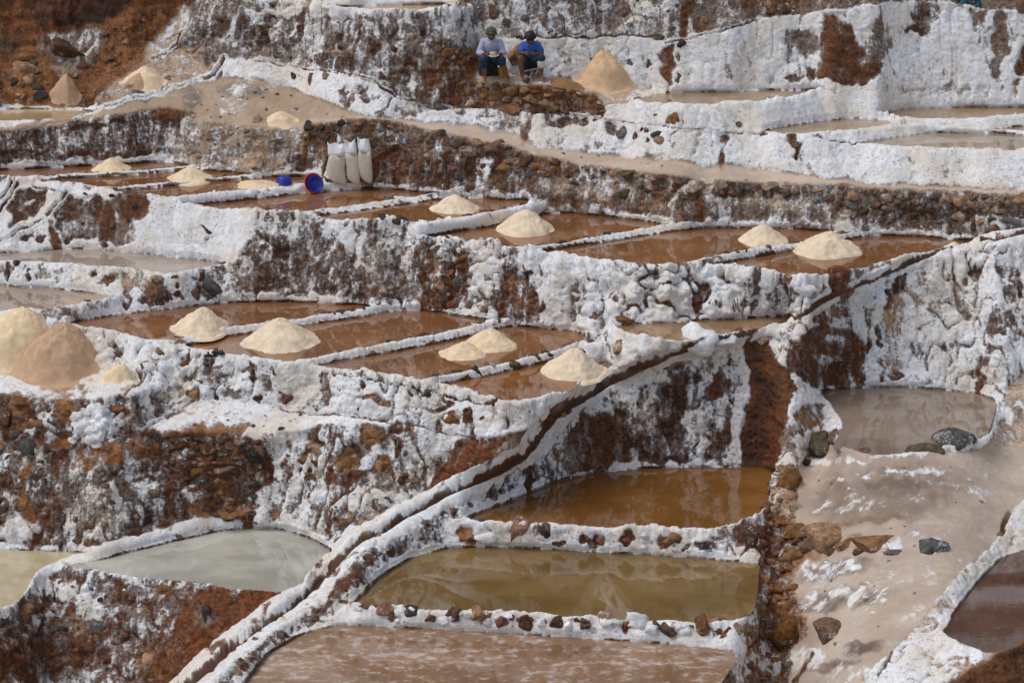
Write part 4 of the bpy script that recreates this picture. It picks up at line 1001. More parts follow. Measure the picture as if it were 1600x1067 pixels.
def stone(u, v, w, h, kind='b', roll=None, sink=.36, top=False, mesh=None, name=None):
    p = surf(u, v); n_ = surf_n(u, v); k = mpp(p)
    rx, rz = w * k * .68, h * k * .70; ry = (rx + rz) * .5 * rr.uniform(.8, 1.1)
    me = mesh or rr.choice(KNOBS if kind == 'w' else ROCKS)
    o = bpy.data.objects.new(name or ('salt_nodule' if kind == 'w' else 'stone'), me)
    C.objects.link(o)
    roll = rr.uniform(-14, 14) if roll is None else roll
    loc = p - n_ * (min(rx, ry, rz) * sink)
    base = Matrix.Rotation(R(roll), 4, 'Y') @ Matrix.Rotation(rr.uniform(-.3, .3), 4, 'X') @ Matrix.Diagonal((rx, ry, rz, 1))
    spin = Matrix.Rotation(rr.choice([0, 1, 2, 3]) * math.pi / 2 + rr.uniform(-.3, .3), 4, 'Z') if rx < rz * 1.6 else Matrix.Rotation(rr.choice([0, math.pi]), 4, 'Z')
    o.matrix_basis = Matrix.Translation(loc) @ base @ spin
    o.material_slots[0].link = 'OBJECT'; o.material_slots[0].material = ROCKM[kind]
    if top: return o
    par = owner(u, v)
    o.parent = par; o.matrix_parent_inverse = Matrix.Translation(-Vector(par.location))
    return o
def stones(lst, **kw):
    for s in lst: stone(*s, **kw)
def scatter(poly, n, lo, hi, kinds, flat=.75, gap=.55, **kw):
    xs = [p[0] for p in poly]; ys = [p[1] for p in poly]; got = []
    for _ in range(n * 30):
        if len(got) >= n: break
        u, v = rr.uniform(min(xs), max(xs)), rr.uniform(min(ys), max(ys))
        if not bool(in_poly(np.array([u]), np.array([v]), poly)[0]): continue
        s = lo + (hi - lo) * rr.random() ** 1.8
        if any(math.hypot((u - a), (v - b) * 1.3) < (s + c) * gap for a, b, c in got): continue
        if region_at(u, v) >= PAN0: continue
        got.append((u, v, s))
        stone(u, v, s * rr.uniform(.9, 1.25), s * flat * rr.uniform(.8, 1.2), rr.choice(kinds), **kw)
def along(pts, lo, hi, kinds, skip=.3, dv=0, **kw):
    tot = []
    for k in range(len(pts) - 1):
        a, b = pts[k], pts[k + 1]; d = math.hypot(b[0] - a[0], b[1] - a[1]); t = 0
        while t < d:
            s = rr.uniform(lo, hi)
            if rr.random() > skip: stone(a[0] + (b[0] - a[0]) * t / d, a[1] + (b[1] - a[1]) * t / d + dv, s * 1.2, s * .8, rr.choice(kinds), **kw)
            t += s * 1.15
scatter([(716,130),(760,128),(830,136),(900,143),(942,156),(944,176),(860,178),(730,166)], 60, 13, 42, 'ooobt', .6, .38)
scatter([(695,72),(735,78),(748,100),(746,130),(715,118),(690,95)], 30, 10, 20, 'oobb', .8, .45)
scatter([(546,189),(640,197),(790,231),(900,258),(1090,283),(1080,312),(900,290),(780,264),(640,238),(546,228)], 70, 12, 38, 'bbtobogm', .6, .42)
scatter([(580,225),(760,255),(740,295),(585,285)], 26, 9, 18, 'bbdr', .7, .6)
scatter([(477,197),(535,193),(520,225),(480,228)], 16, 12, 24, 'bdo', .8, .45)
scatter([(1102,284),(1300,291),(1500,304),(1690,312),(1640,352),(1500,366),(1350,345),(1250,306),(1102,303)], 85, 12, 40, 'bbtgobm', .6, .42)
scatter([(265,682),(405,690),(402,815),(335,808),(285,765)], 130, 11, 32, 'bbobdr', .5, .37)
scatter([(-100,716),(120,700),(260,690),(262,770),(100,790),(-100,800)], 34, 10, 26, 'btbo', .7, .7, sink=.55)
scatter([(0,790),(260,770),(250,820),(100,850),(0,845)], 14, 10, 20, 'btb', .7, .7, sink=.55)
scatter([(-100,622),(0,618),(60,626),(110,640),(95,692),(40,700),(-100,730)], 34, 16, 34, 'obboodg', .75, .46)
scatter([(118,640),(192,645),(184,685),(150,695),(104,688)], 34, 10, 22, 'w', .75, .36, sink=.35)
scatter([(150,530),(262,548),(240,585),(162,585)], 16, 10, 20, 'w', .7, .5, sink=.7)
scatter([(1196,740),(1246,740),(1240,815),(1195,830)], 24, 13, 28, 'otoo', .6, .42)
scatter([(1188,830),(1255,840),(1235,900),(1250,965),(1200,1060),(1160,1060),(1175,970),(1188,900)], 60, 14, 36, 'ooobor', .65, .42)
scatter([(745,-10),(1065,-10),(1062,50),(830,52),(745,40)], 34, 8, 20, 'gtbgb', .7, .8, sink=.6)
scatter([(320,30),(680,40),(720,60),(640,140),(560,110),(400,85),(320,75)], 30, 7, 16, 'gbtb', .8, .9, sink=.65)
scatter([(280,205),(470,205),(470,270),(300,255)], 34, 8, 18, 'tbgt', .6, .7, sink=.6)
scatter([(1180,-6),(1246,-6),(1244,20),(1205,24)], 22, 11, 22, 'obtb', .65, .40)
scatter([(1300,-60),(1740,-60),(1740,14),(1560,12),(1400,-4)], 40, 12, 30, 'obgb', .7, .5)
scatter([(-60,95),(45,85),(75,130),(60,160),(-60,160)], 26, 12, 34, 'oobm', .8, .46)
scatter([(130,60),(250,20),(290,-10),(230,70),(170,130),(110,155),(115,100)], 40, 8, 20, 'obbr', .7, .8)
scatter([(100,300),(230,308),(215,350),(120,355)], 12, 8, 18, 'bdb', .7, .9)
scatter([(850,425),(1270,445),(1250,488),(980,495),(850,505)], 26, 12, 26, 'wwwb', .7, .6, sink=.75)
scatter([(665,380),(760,400),(850,420),(840,500),(700,480),(660,470)], 30, 9, 22, 'borgb', .8, .6, sink=.6)
scatter([(300,575),(460,590),(440,630),(320,612)], 14, 9, 18, 'wbg', .6, .7, sink=.7)
scatter([(520,600),(760,650),(740,675),(560,640)], 20, 8, 18, 'wob', .6, .7, sink=.7)
scatter([(430,700),(660,700),(640,770),(520,820),(430,790)], 26, 8, 18, 'obgb', .8, .8, sink=.6)
scatter([(60,900),(300,930),(250,960),(80,970)], 30, 8, 20, 'ogbw', .6, .7, sink=.65)
scatter([(20,970),(260,960),(200,1067),(0,1067)], 24, 9, 24, 'bobr', .8, .8, sink=.45)
along([(30,277),(110,272),(200,268),(290,260)], 9, 16, 'gmb', .55)
along([(220,288),(390,274)], 9, 16, 'gmdw', .6)
along([(290,526),(340,517),(400,507),(460,500),(520,492),(580,484)], 10, 15, 'bgdo', .25)
along([(480,561),(560,547),(640,532),(700,520),(770,505)], 11, 22, 'bodrb', .3)
along([(680,590),(740,580),(800,568),(870,551)], 11, 24, 'dbomb', .25)
along([(810,388),(880,380),(950,369),(1030,353)], 10, 20, 'bbod', .25)
along([(1110,404),(1200,391),(1320,366)], 9, 16, 'bdw', .5)
along([(500,330),(600,315),(700,298)], 8, 14, 'bgw', .6)
along([(660,350),(740,338),(830,318)], 8, 14, 'wwb', .4)
along([(400,333),(480,332),(540,343)], 12, 22, 'obr', .2)
along([(700,376),(800,389)], 12, 20, 'bro', .3)
along([(730,512),(790,503)], 8, 13, 'bw', .2)
along([(540,572),(680,597),(780,628)], 9, 18, 'dwb', .55)
along([(1300,420),(1400,400),(1500,378)], 10, 18, 'dbg', .5)
stones([(a_, b_, w_ * .86, h_ * .86, k_) for a_, b_, w_, h_, k_ in [(571,951,20,16,'b'),(603,956,36,21,'r'),(643,958,34,28,'d'),(673,965,24,18,'b'),(712,963,26,26,'b'),(747,965,32,30,'o'),(786,971,22,20,'r'),(821,971,34,26,'b'),(871,972,30,24,'b'),(911,975,34,22,'b'),(945,971,34,26,'t'),(978,980,14,18,'r'),(993,973,36,30,'w'),(1043,984,42,24,'b'),(1094,978,34,34,'o'),(1124,970,42,26,'o'),(1153,983,30,22,'t'),(1130,994,16,12,'o'),(695,968,16,14,'w'),(765,972,18,14,'w'),(845,974,18,16,'w'),(890,977,16,14,'w'),(1018,982,22,16,'w'),(1070,988,18,14,'w')]], sink=.2)
stones([(735,838,26,24,'o'),(806,828,40,36,'r'),(850,830,18,20,'d'),(912,845,18,20,'r'),(980,842,26,14,'r'),(1043,843,34,22,'o'),(1047,827,18,12,'o'),(755,816,26,20,'d'),(778,817,20,10,'g'),(1105,852,24,14,'d'),(1165,838,36,40,'b'),(938,846,24,18,'r'),(880,848,12,10,'b'),(1075,856,14,9,'b'),(1010,836,14,12,'w'),(760,840,30,18,'w')])
stones([(1418,706,14,16,'b'),(1254,722,28,18,'d'),(1340,706,40,12,'b'),(1230,748,46,30,'o'),(1350,858,40,12,'b'),(1400,860,40,12,'g'),(1240,835,36,16,'o'),(1238,870,36,28,'o'),(1205,945,22,28,'o'),(1245,1065,30,16,'b'),(1210,905,20,30,'d'),(1218,960,30,26,'o')])
stones([(868,634,26,24,'r'),(880,642,16,14,'t'),(862,650,16,11,'r'),(890,638,16,14,'b'),(945,598,24,18,'g'),(1130,525,36,16,'w'),(1156,521,18,12,'r'),(1050,535,26,14,'w'),(1188,530,26,20,'t'),(967,545,32,28,'o'),(945,571,26,18,'o'),(885,541,36,26,'b'),(897,588,16,13,'o'),(401,1003,22,17,'o'),(368,1045,28,28,'t'),(592,842,14,8,'t'),(550,812,22,16,'o'),(536,822,28,22,'b'),(708,798,14,12,'r'),(696,806,12,10,'w'),(915,600,24,22,'w'),(925,548,20,22,'w'),(905,575,30,20,'w')])
stones([(307,911,26,16,'d'),(172,904,12,9,'r'),(158,937,18,8,'d'),(325,964,22,26,'d'),(230,1030,32,40,'o'),(40,952,28,16,'o'),(93,986,30,20,'g'),(205,930,24,14,'b'),(257,923,26,14,'o'),(50,1024,14,10,'t'),(155,975,44,20,'g')])
stones([(250,553,18,14,'o'),(287,568,18,11,'o'),(305,617,22,20,'o'),(445,626,24,22,'r'),(507,603,13,42,'t'),(668,617,14,14,'d'),(693,623,11,12,'o'),(704,627,8,8,'b'),(645,619,10,8,'d'),(710,655,30,15,'o'),(738,645,9,18,'o'),(184,556,14,12,'b'),(12,583,18,16,'b'),(430,583,14,8,'r'),(183,636,26,12,'o'),(135,637,8,9,'b'),(250,686,20,18,'d')])
stones([(580,675,36,18,'o'),(542,728,32,24,'o'),(545,706,34,20,'b'),(617,668,18,15,'b'),(635,672,20,17,'b'),(497,712,24,32,'t'),(595,730,16,22,'o'),(622,696,10,22,'b'),(626,750,11,18,'b'),(648,747,14,12,'o'),(483,735,12,10,'b'),(446,722,9,14,'o'),(473,717,10,10,'t'),(362,804,50,15,'o'),(405,700,18,24,'b'),(402,740,16,26,'t'),(570,752,18,16,'g')])
stones([(620,349,30,18,'m'),(598,349,14,12,'d'),(598,460,20,12,'b'),(609,449,18,15,'t'),(588,473,18,10,'g'),(630,433,12,17,'o'),(725,402,24,11,'o'),(730,425,18,14,'b'),(690,445,22,14,'o'),(712,442,18,16,'g'),(705,476,30,16,'r'),(661,470,16,20,'r'),(970,497,36,13,'o'),(942,503,20,11,'o'),(1315,449,36,38,'r'),(1240,435,26,14,'o'),(1290,449,10,12,'o'),(1181,424,14,8,'o'),(208,308,20,9,'b'),(165,380,14,10,'b'),(525,425,10,12,'b'),(510,422,18,8,'g')])
stones([(14,428,11,19,'d'),(27,416,10,12,'d'),(45,432,12,15,'b'),(148,430,10,14,'d'),(170,441,22,17,'b'),(246,435,26,11,'o'),(238,452,26,24,'o'),(272,436,12,10,'b'),(282,463,16,10,'b'),(305,462,24,18,'b'),(335,450,38,36,'g'),(248,471,14,12,'d'),(314,434,8,14,'b'),(138,478,14,7,'o'),(200,478,16,11,'b')])
stones([(416,85,14,22,'t'),(428,89,12,18,'b'),(488,123,11,26,'o'),(510,123,14,20,'o'),(460,120,18,15,'b'),(598,120,14,16,'b'),(627,120,18,13,'b'),(525,83,17,13,'t'),(1053,188,26,19,'o'),(972,210,24,30,'g'),(1030,210,24,14,'d'),(1031,223,18,14,'o'),(1010,207,10,12,'b'),(1013,222,10,12,'b'),(916,185,15,10,'b'),(930,189,10,10,'b'),(1025,181,10,6,'b'),(1003,206,6,10,'d'),(994,216,8,16,'b'),(1062,70,17,14,'d'),(850,30,11,15,'o'),(875,25,10,10,'t'),(980,20,15,15,'b'),(1032,57,26,11,'m'),(910,57,16,9,'b'),(810,57,13,11,'b'),(772,21,24,30,'b'),(790,36,18,14,'g'),(402,187,22,17,'t'),(1355,198,12,6,'b'),(1152,196,16,9,'b'),(1495,231,18,5,'b'),(1517,230,14,7,'o'),(1540,233,22,8,'o'),(1590,229,24,8,'o'),(158,267,24,9,'m'),(192,268,14,7,'m'),(195,290,36,11,'d'),(298,281,20,11,'m'),(262,121,14,9,'o'),(205,138,22,12,'o'),(60,150,26,14,'d'),(30,153,10,8,'d'),(103,152,24,12,'d'),(1245,226,18,12,'b')])
along([(560,950),(640,957),(800,968),(1000,977),(1150,986)], 8, 15, 'wbwrw', .15, sink=.35)
stones([(1248,832,50,17,'o'),(1322,850,44,17,'o'),(1268,853,42,14,'b'),(1225,815,34,18,'o'),(1210,800,24,16,'t'),(1300,862,30,10,'b')], sink=.2)
scatter([(1260,740),(1500,715),(1560,760),(1480,880),(1400,990),(1300,1060),(1250,1060),(1280,900)], 44, 4, 9, 'tttw', .6, 1.2, sink=.25)
scatter([(330,130),(430,140),(560,188),(420,192),(300,180)], 22, 4, 9, 'tbt', .6, 1.2, sink=.1)
scatter([(850,240),(1100,272),(1080,262),(900,236)], 10, 3, 7, 'tg', .6, 1.2, sink=.1)
scatter([(230,660),(400,640),(640,668),(400,672)], 16, 4, 9, 'tbw', .6, 1.2, sink=.1)
# rock outcrops on the red hill
stones([(108,72,90,40,'b'),(35,78,62,26,'o'),(30,112,60,40,'o'),(152,78,26,30,'t')], sink=.75)
# loose boulders
BOULD = [rock_mesh('boulder', 80 + q, 7, .10) for q in range(4)]
def boulder(u, v, w, h, kind, label, **kw):
    o = stone(u, v - h * .12, w * 1.18, h * 1.2, kind, top=True, name='boulder', mesh=BOULD[int(u) % 4] if kind != 'w' else None, **kw); tag(o, label, 'boulder', 'loose boulders on the terraces')
boulder(1287, 703, 58, 42, 'm', 'mossy brown boulder at the near left rim of the round grey pan', sink=.1, roll=4)
boulder(1490, 696, 52, 38, 'g', 'grey salt-dusted boulder at the near right rim of the round grey pan', sink=.1, roll=-4)
boulder(1446, 706, 44, 21, 'm', 'low dark boulder between the upright chip and the grey boulder at the round pan', sink=.1, roll=0)
boulder(1290, 843, 58, 27, 'o', 'long orange boulder at the near edge of the shallow pinkish pan', sink=.1, roll=2)
boulder(1372, 847, 62, 18, 'o', 'flat orange slab right of the long orange boulder', sink=.0, roll=-3)
boulder(1455, 855, 38, 22, 'g', 'grey veined stone alone on the sandy terrace', sink=.0, roll=8)
boulder(1235, 985, 64, 54, 'o', 'big split ochre boulder at the corner of the olive pan', sink=.25, roll=12)
boulder(1294, 990, 38, 28, 'b', 'dark brown block lying beside the big split ochre boulder', sink=.05, roll=0)
boulder(1092, 528, 38, 30, 'w', 'round white salt-coated boulder on the channel edge by the ochre pan', sink=.05, roll=0)

# ---------------------------------------------------------------- heaps of salt
def heap_material(name, col):
    m, nt, b = new_mat(name); k = NT(nt)
    pos = k.n('NewGeometry').outputs['Position']
    n1 = k.noise(pos, 6, 5, .6); n2 = k.noise(pos, 70, 3, .7); n3 = k.noise(pos, 24, 4, .6)
    c = k.mix(k.ramp(n1, .35, .65), tuple(x_ * .86 for x_ in col), tuple(min(1, x_ * 1.08) for x_ in col))
    c = k.mix(k.ramp(n2, .30, .46, .3, 0), c, tuple(x_ * .7 for x_ in col))
    k.l(c, b.inputs['Base Color']); b.inputs['Roughness'].default_value = .9; b.inputs['Specular IOR Level'].default_value = .25
    k.l(k.bump(k.math('ADD', n2, n3), .75, .018), b.inputs['Normal'])
    return m
HM = {'cream': heap_material('cream_salt', (.90, .69, .46)), 'tan': heap_material('tan_salt', (.60, .39, .245)), 'white': heap_material('pale_salt', (.90, .725, .52)), 'peach': heap_material('peach_salt', (.74, .50, .30)), 'orange': heap_material('orange_salt', (.34, .18, .075)), 'yellow': heap_material('yellow_salt', (.90, .69, .44))}
def ground_z(x_, y_, z0):
    lo_, hi_ = z0 - 1.6, z0 + 1.2                       # lowest height at which this plumb line is still in front of the slope
    for _ in range(11):
        m_ = (lo_ + hi_) / 2
        u_, v_ = to_px(x_, y_, m_)
        if y_ < surf(u_, v_).y: hi_ = m_
        else: lo_ = m_
    return hi_
def heap(apex, left, right, vb, mat, label, zlev=None, lean=0.0, seed=1, power=1.15, back=.72, group='salt heaps in the pans'):
    ucm = (left + right) / 2
    base = Vector(at(ucm, vb, PZ[zlev])) if zlev else surf(ucm, vb)
    k = mpp(base); rad = (right - left) * .5 * k
    cy = base.y + rad * back
    zb = base.z - .04
    # apex height from the sight line to the tip
    za = ZC - cy / cot_v(apex[1])
    hgt_ = max(za - base.z, .08)
    cx = base.x * cy / base.y
    ax = (apex[0] - 800) / FPX * (cy * CP - (za - ZC) * SP) - cx
    NR, NA = 40, 88
    vs_ = []; fs = []
    for i in range(NR + 1):
        t = i / NR
        for j in range(NA):
            a = 2 * math.pi * j / NA
            wob = 1 + .17 * mnoise.noise(Vector((math.cos(a) * 1.3 + seed * 7, math.sin(a) * 1.3, t))) + .05 * mnoise.noise(Vector((math.cos(a) * 4 + seed, math.sin(a) * 4, t * 3)))
            r_ = rad * (1.22 if zlev else 1.0) * t * wob
            t_r = math.sqrt(t * t + .016) - .05; hh = hgt_ * 1.06 * max(0, 1 - t_r * (1.2 if zlev else 1.08)) ** power + .02 * (1 - t)
            hh += hgt_ * .05 * (1 - math.cos(min(1, t * 2) * math.pi)) * .5 * max(0, 1 - t)
            hh += min(.045, hgt_ * .10) * mnoise.noise(Vector((r_ * math.cos(a) * 5 + seed, r_ * math.sin(a) * 5, seed))) * min(1, t * 5)
            hh += min(.024, hgt_ * .05) * mnoise.noise(Vector((r_ * math.cos(a) * 14 + seed, r_ * math.sin(a) * 14, seed)))
            hh += min(.016, hgt_ * .035) * mnoise.noise(Vector((r_ * math.cos(a) * 33 + seed, r_ * math.sin(a) * 33, hh * 20)))
            if zlev and t > .80: hh = .016 * (1 - (t - .8) / .16) + .006 * mnoise.noise(Vector((math.cos(a) * 9, math.sin(a) * 9, seed)))
            if zlev and t > .97: hh = -.03
            s_ = max(0, 1 - t)
            px_, py_, pz_ = cx + r_ * math.cos(a) + ax * s_, cy + r_ * math.sin(a), base.z - .015 + hh
            if not zlev and t > .5:                      # the foot runs out over the ground it lies on
                f_ = min(1, (t - .5) / .4); f_ = f_ * f_ * (3 - 2 * f_)
                pz_ += (min(pz_, ground_z(px_, py_, base.z) + .12 * hgt_ * (1 - t) - (.04 if t > .96 else 0)) - pz_) * f_
            vs_.append((px_, py_, pz_))
    for i in range(NR):
        for j in range(NA):
            fs.append((i * NA + j, (i + 1) * NA + j, (i + 1) * NA + (j + 1) % NA, i * NA + (j + 1) % NA))
    o = mesh_np('salt_heap', vs_, fs, HM[mat], origin=np.array([cx, cy, base.z], np.float32))
    tag(o, label, 'salt heap', group)
    return o
heap((823,326), 778, 866, 367, 'white', 'tall cream salt heap mirrored in the middle brown pan of the upper row', 'p6', seed=1, power=1.0)
heap((712,304), 672, 748, 333, 'white', 'cream salt heap beside the end of the broad white dike', 'p5', seed=2)
heap((1193,350), 1154, 1232, 384, 'white', 'cream salt heap half hidden behind the dike, left of the rightmost pair', 'p7', seed=3)
heap((1296,361), 1238, 1340, 402, 'white', 'large cream salt heap mirrored in the rightmost brown pan', 'p8', seed=4, power=1.05)
heap((1492,378), 1474, 1508, 390, 'white', 'tiny cream salt heap at the far corner of the rightmost brown pan', 'p8', seed=5)
heap((172,247), 145, 204, 269, 'cream', 'small cream salt heap in the farthest left pan', 'p1', seed=6)
heap((297,260), 260, 333, 283, 'cream', 'cream salt heap in the second far left pan', 'p2', seed=7, power=1.3)
heap((398,288), 365, 440, 296, 'cream', 'low cream salt heap beside the blue tub', 'p3', seed=8, power=1.3)
heap((318,479), 264, 356, 523, 'white', 'leftmost cream salt heap of the lower row of pans', 'p9', seed=9)
heap((438,495), 380, 500, 546, 'white', 'broad cream salt heap in the wide pan of the lower row', 'p10', seed=10, power=1.2)
heap((767,512), 722, 808, 548, 'cream', 'larger back half of the double cream heap in the lower row', 'p11', seed=11, power=1.1)
heap((728,534), 683, 758, 561, 'cream', 'smaller front half of the double cream heap in the lower row', 'p11', seed=12, power=1.2)
heap((900,543), 845, 940, 592, 'white', 'cream salt heap against the white knoll at the right of the lower row', 'p12', seed=13, power=1.1)
heap((943,79), 890, 1000, 131, 'peach', 'conical tan salt heap right of the seated boy', seed=14, power=.95, back=.12, group='salt heaps on the banks')
heap((872,122), 844, 915, 135, 'orange', 'low orange heap of coarse salt at the boy\'s feet', seed=15, power=1.2, back=.25, group='salt heaps on the banks')
heap((38,480), -66, 112, 552, 'yellow', 'huge cream salt heap at the left edge behind the tan one', seed=16, power=.95, back=.4, group='salt heaps on the banks')
heap((102,503), -2, 176, 589, 'tan', 'huge tan salt heap at the left edge in front of the cream one', seed=17, power=.92, back=.35, group='salt heaps on the banks')
heap((190,568), 146, 218, 601, 'yellow', 'small yellowish salt heap on the ledge right of the huge tan heap', seed=18, power=1.1, group='salt heaps on the banks')
heap((227,103), 186, 268, 126, 'cream', 'pale salt heap on the upper left terrace below the ramp', seed=19, power=1.3, back=.15, group='salt heaps on the banks')
heap((216,114), 192, 243, 131, 'tan', 'small tan heap in front of the pale heap on the upper left terrace', seed=20, power=1.2, back=.15, group='salt heaps on the banks')
heap((103,115), 74, 128, 143, 'tan', 'small tan salt heap against the red hill at the far left', seed=21, power=1.2, back=.15, group='salt heaps on the banks')
heap((437,174), 404, 472, 187, 'cream', 'flat cream salt heap on the sandy slope beside a loose stone', seed=22, power=1.5, back=.15, group='salt heaps on the banks')

# ---------------------------------------------------------------- lathes, rings, capsules
def lathe(name, prof, mat, seg=40, parent=None, mtx=None):
    v, f = [], []
    for r_, h_ in prof:
        for j in range(seg):
            a = 2 * math.pi * j / seg; v.append((r_ * math.cos(a), r_ * math.sin(a), h_))
    for i in range(len(prof) - 1):
        for j in range(seg):
            f.append((i * seg + j, i * seg + (j + 1) % seg, (i + 1) * seg + (j + 1) % seg, (i + 1) * seg + j))
    o = mesh_np(name, v, f, mat, origin=np.zeros(3, np.float32)); o.data.materials[0] = mat
    if mtx is not None: o.matrix_basis = mtx
    if parent is not None: o.parent = parent
    return o
def rings(name, rs, mat, seg=28, parent=None):
    """rs: list of (cx, cy, z, rx, ry, exponent)"""
    v, f = [], []
    for cx, cy, z_, rx, ry, e in rs:
        for j in range(seg):
            a = 2 * math.pi * j / seg; ca, sa = math.cos(a), math.sin(a)
            v.append((cx + rx * math.copysign(abs(ca) ** (2 / e), ca), cy + ry * math.copysign(abs(sa) ** (2 / e), sa), z_))
    for i in range(len(rs) - 1):
        for j in range(seg):
            f.append((i * seg + j, i * seg + (j + 1) % seg, (i + 1) * seg + (j + 1) % seg, (i + 1) * seg + j))
    o = mesh_np(name, v, f, mat, origin=np.zeros(3, np.float32))
    bm = bmesh.new(); bm.from_mesh(o.data)
    bm.verts.ensure_lookup_table()
    bm.faces.new([bm.verts[j] for j in reversed(range(seg))]); bm.faces.new([bm.verts[len(v) - seg + j] for j in range(seg)])
    for vt in bm.verts:
        vt.co += Vector((mnoise.noise(vt.co * 9), mnoise.noise(vt.co * 9 + Vector((5, 0, 0))), 0)) * .012
    bm.to_mesh(o.data); bm.free()
    if parent is not None: o.parent = parent
    return o
def empty(name, loc, rz=0):
    o = bpy.data.objects.new(name, None); C.objects.link(o); o.location = loc; o.rotation_euler = (0, 0, rz); o.empty_display_size = .1
    return o
def capsules(name, segs, mat, voxel=.011, parent=None, smooth=4):
    """segs: ((x,y,z), r0, (x,y,z), r1); fused into one continuous skin"""
    bm = bmesh.new()
    for a, r0, b, r1 in segs:
        a, b = Vector(a), Vector(b); d = b - a; n_ = max(2, int(d.length / (min(r0, r1) * .5)) + 1)
        q = d.to_track_quat('Z', 'Y') if d.length > 1e-6 else Vector((0, 0, 1)).to_track_quat('Z', 'Y')
        rows = []
        prof = [(-math.cos(t), math.sin(t), 0) for t in (.0001, .5, 1.0)] + [(0, 1, t / n_) for t in range(n_ + 1)] + [(math.cos(t), math.sin(t), 1) for t in (1.0, .5, .0001)]
        for off, rad, t in prof:
            r_ = r0 + (r1 - r0) * t; c = a + d * t + (q @ Vector((0, 0, off * r_)))
            rows.append([bm.verts.new(c + q @ Vector((rad * r_ * math.cos(k * math.pi / 7), rad * r_ * math.sin(k * math.pi / 7), 0))) for k in range(14)])
        for i in range(len(rows) - 1):
            for k in range(14): bm.faces.new((rows[i][k], rows[i][(k + 1) % 14], rows[i + 1][(k + 1) % 14], rows[i + 1][k]))
        bm.faces.new(rows[0][::-1]); bm.faces.new(rows[-1])
    me = bpy.data.meshes.new(name); bm.to_mesh(me); bm.free(); me.materials.append(mat)
    o = bpy.data.objects.new(name, me); C.objects.link(o)
    if parent is not None: o.parent = parent
    rm = o.modifiers.new('fuse', 'REMESH'); rm.mode = 'VOXEL'; rm.voxel_size = voxel; rm.use_smooth_shade = True
    sm = o.modifiers.new('ease', 'SMOOTH'); sm.iterations = smooth; sm.factor = .5
    return o
# ---------------------------------------------------------------- sacks
M_SACK = simple_mat('woven_sack', (.60, .51, .42), .75, .3, .14, 30, .006)
M_PLAS = simple_mat('white_plastic_weave', (.74, .73, .73), .45, .5, .10, 22, .010)
def sack(u, v, wpx, hpx, lean, label, seed):
    p = surf(u, v); k = mpp(p); w = wpx * k; h = hpx * k / math.cos(R(14))
    r_ = empty('salt_sack', (p.x, p.y - .02, p.z - .02), 0)
    rs = []
    for t, f, e in ((0, .55, 2.2), (.03, .8, 2.6), (.08, .93, 3), (.2, 1.0, 3), (.4, 1.0, 2.8), (.58, .98, 2.6), (.70, .93, 2.4)):
        rs.append((lean * t * h + .012 * math.sin(seed + t * 9), .10 * t, t * h, w * .5 * f, w * .30 * f, e))
    bd = rings('sack_body', rs, M_SACK, 28, r_)
    for vt in bd.data.vertices:
        t = vt.co.z / h; c_ = vt.co.x / (w * .5)
        if t < .3: vt.co.z += (1 - t / .3) * w * (.16 - .26 * c_) * .8
        vt.co.x += .05 * w * math.sin(t * 9 + seed * 2); vt.co.y += .09 * w * math.sin(c_ * 3 + t * 8 + seed)
    rs2 = []
    for t, fx, fy in ((.685, .95, .95), (.76, .97, .84), (.84, .95, .62), (.91, .90, .38), (.96, .86, .20), (1.0, .84, .08)):
        rs2.append((lean * t * h + (.5 * lean * w if t > .95 else 0) + .008 * math.sin(seed * 3 + t * 14), .10 * t, t * h, w * .5 * fx, w * .30 * fy, 2.3))
    nk = rings('sack_neck', rs2, M_PLAS, 28, r_)
    for vt in nk.data.vertices:                         # the mouth stands up in two soft ears and slumps between them
        t = max(0, (vt.co.z / h - .80) / .20); c_ = (vt.co.x - lean * h) / (w * .5)
        vt.co.z += t * w * (.28 * (abs(c_) ** 1.5) - .22 + .10 * math.sin(seed * 2 + c_ * 5)); vt.co.y += t * .04 * math.sin(c_ * 4 + seed)
    tag(r_, label, 'sack', 'white salt sacks leaning against the rubble wall')
sack(528, 292, 29, 68, -.03, 'widest beige and white salt sack, nearest the red basin', 1.0)
sack(555, 288, 21, 68, -.10, 'middle one of three beige and white salt sacks', 2.2)
sack(573, 285, 21, 70, -.05, 'beige and white salt sack with its mouth flopped over, farthest from the basin', 3.7)
# ---------------------------------------------------------------- basins
M_RED = simple_mat('red_plastic', (.50, .025, .022), .35, .5, .08, 12)
M_BLUE = simple_mat('blue_plastic', (.013, .026, .32), .35, .5, .10, 12)
pb = surf(487, 300); kb = mpp(pb)
Rb = 15.5 * kb
aim = Matrix.Translation((pb.x + .05, pb.y - .02, pb.z + Rb * .92)) @ Matrix.Rotation(R(24), 4, 'Z') @ Matrix.Rotation(R(68), 4, 'X') @ Matrix.Rotation(R(8), 4, 'Y')
red = lathe('basin', [(.0001, -.62 * Rb), (.62 * Rb, -.62 * Rb), (.66 * Rb, -.58 * Rb), (.92 * Rb, -.04 * Rb), (1.06 * Rb, 0), (1.06 * Rb, .03 * Rb), (.90 * Rb, .02 * Rb), (.62 * Rb, -.54 * Rb), (.0001, -.56 * Rb)], M_RED, 48, None, aim)
tag(red, 'red plastic basin tipped on its side on the white dike', 'basin')
blue = lathe('basin', [(.0001, -.40 * Rb), (.55 * Rb, -.40 * Rb), (.60 * Rb, -.36 * Rb), (.80 * Rb, .06 * Rb), (.88 * Rb, .09 * Rb), (.88 * Rb, .12 * Rb), (.78 * Rb, .10 * Rb), (.54 * Rb, -.33 * Rb), (.0001, -.34 * Rb)], M_BLUE, 48, None, aim @ Matrix.Translation((.07 * Rb, -.10 * Rb, .10 * Rb)))
tag(blue, 'dark blue plastic basin nested inside the tipped red basin', 'basin')
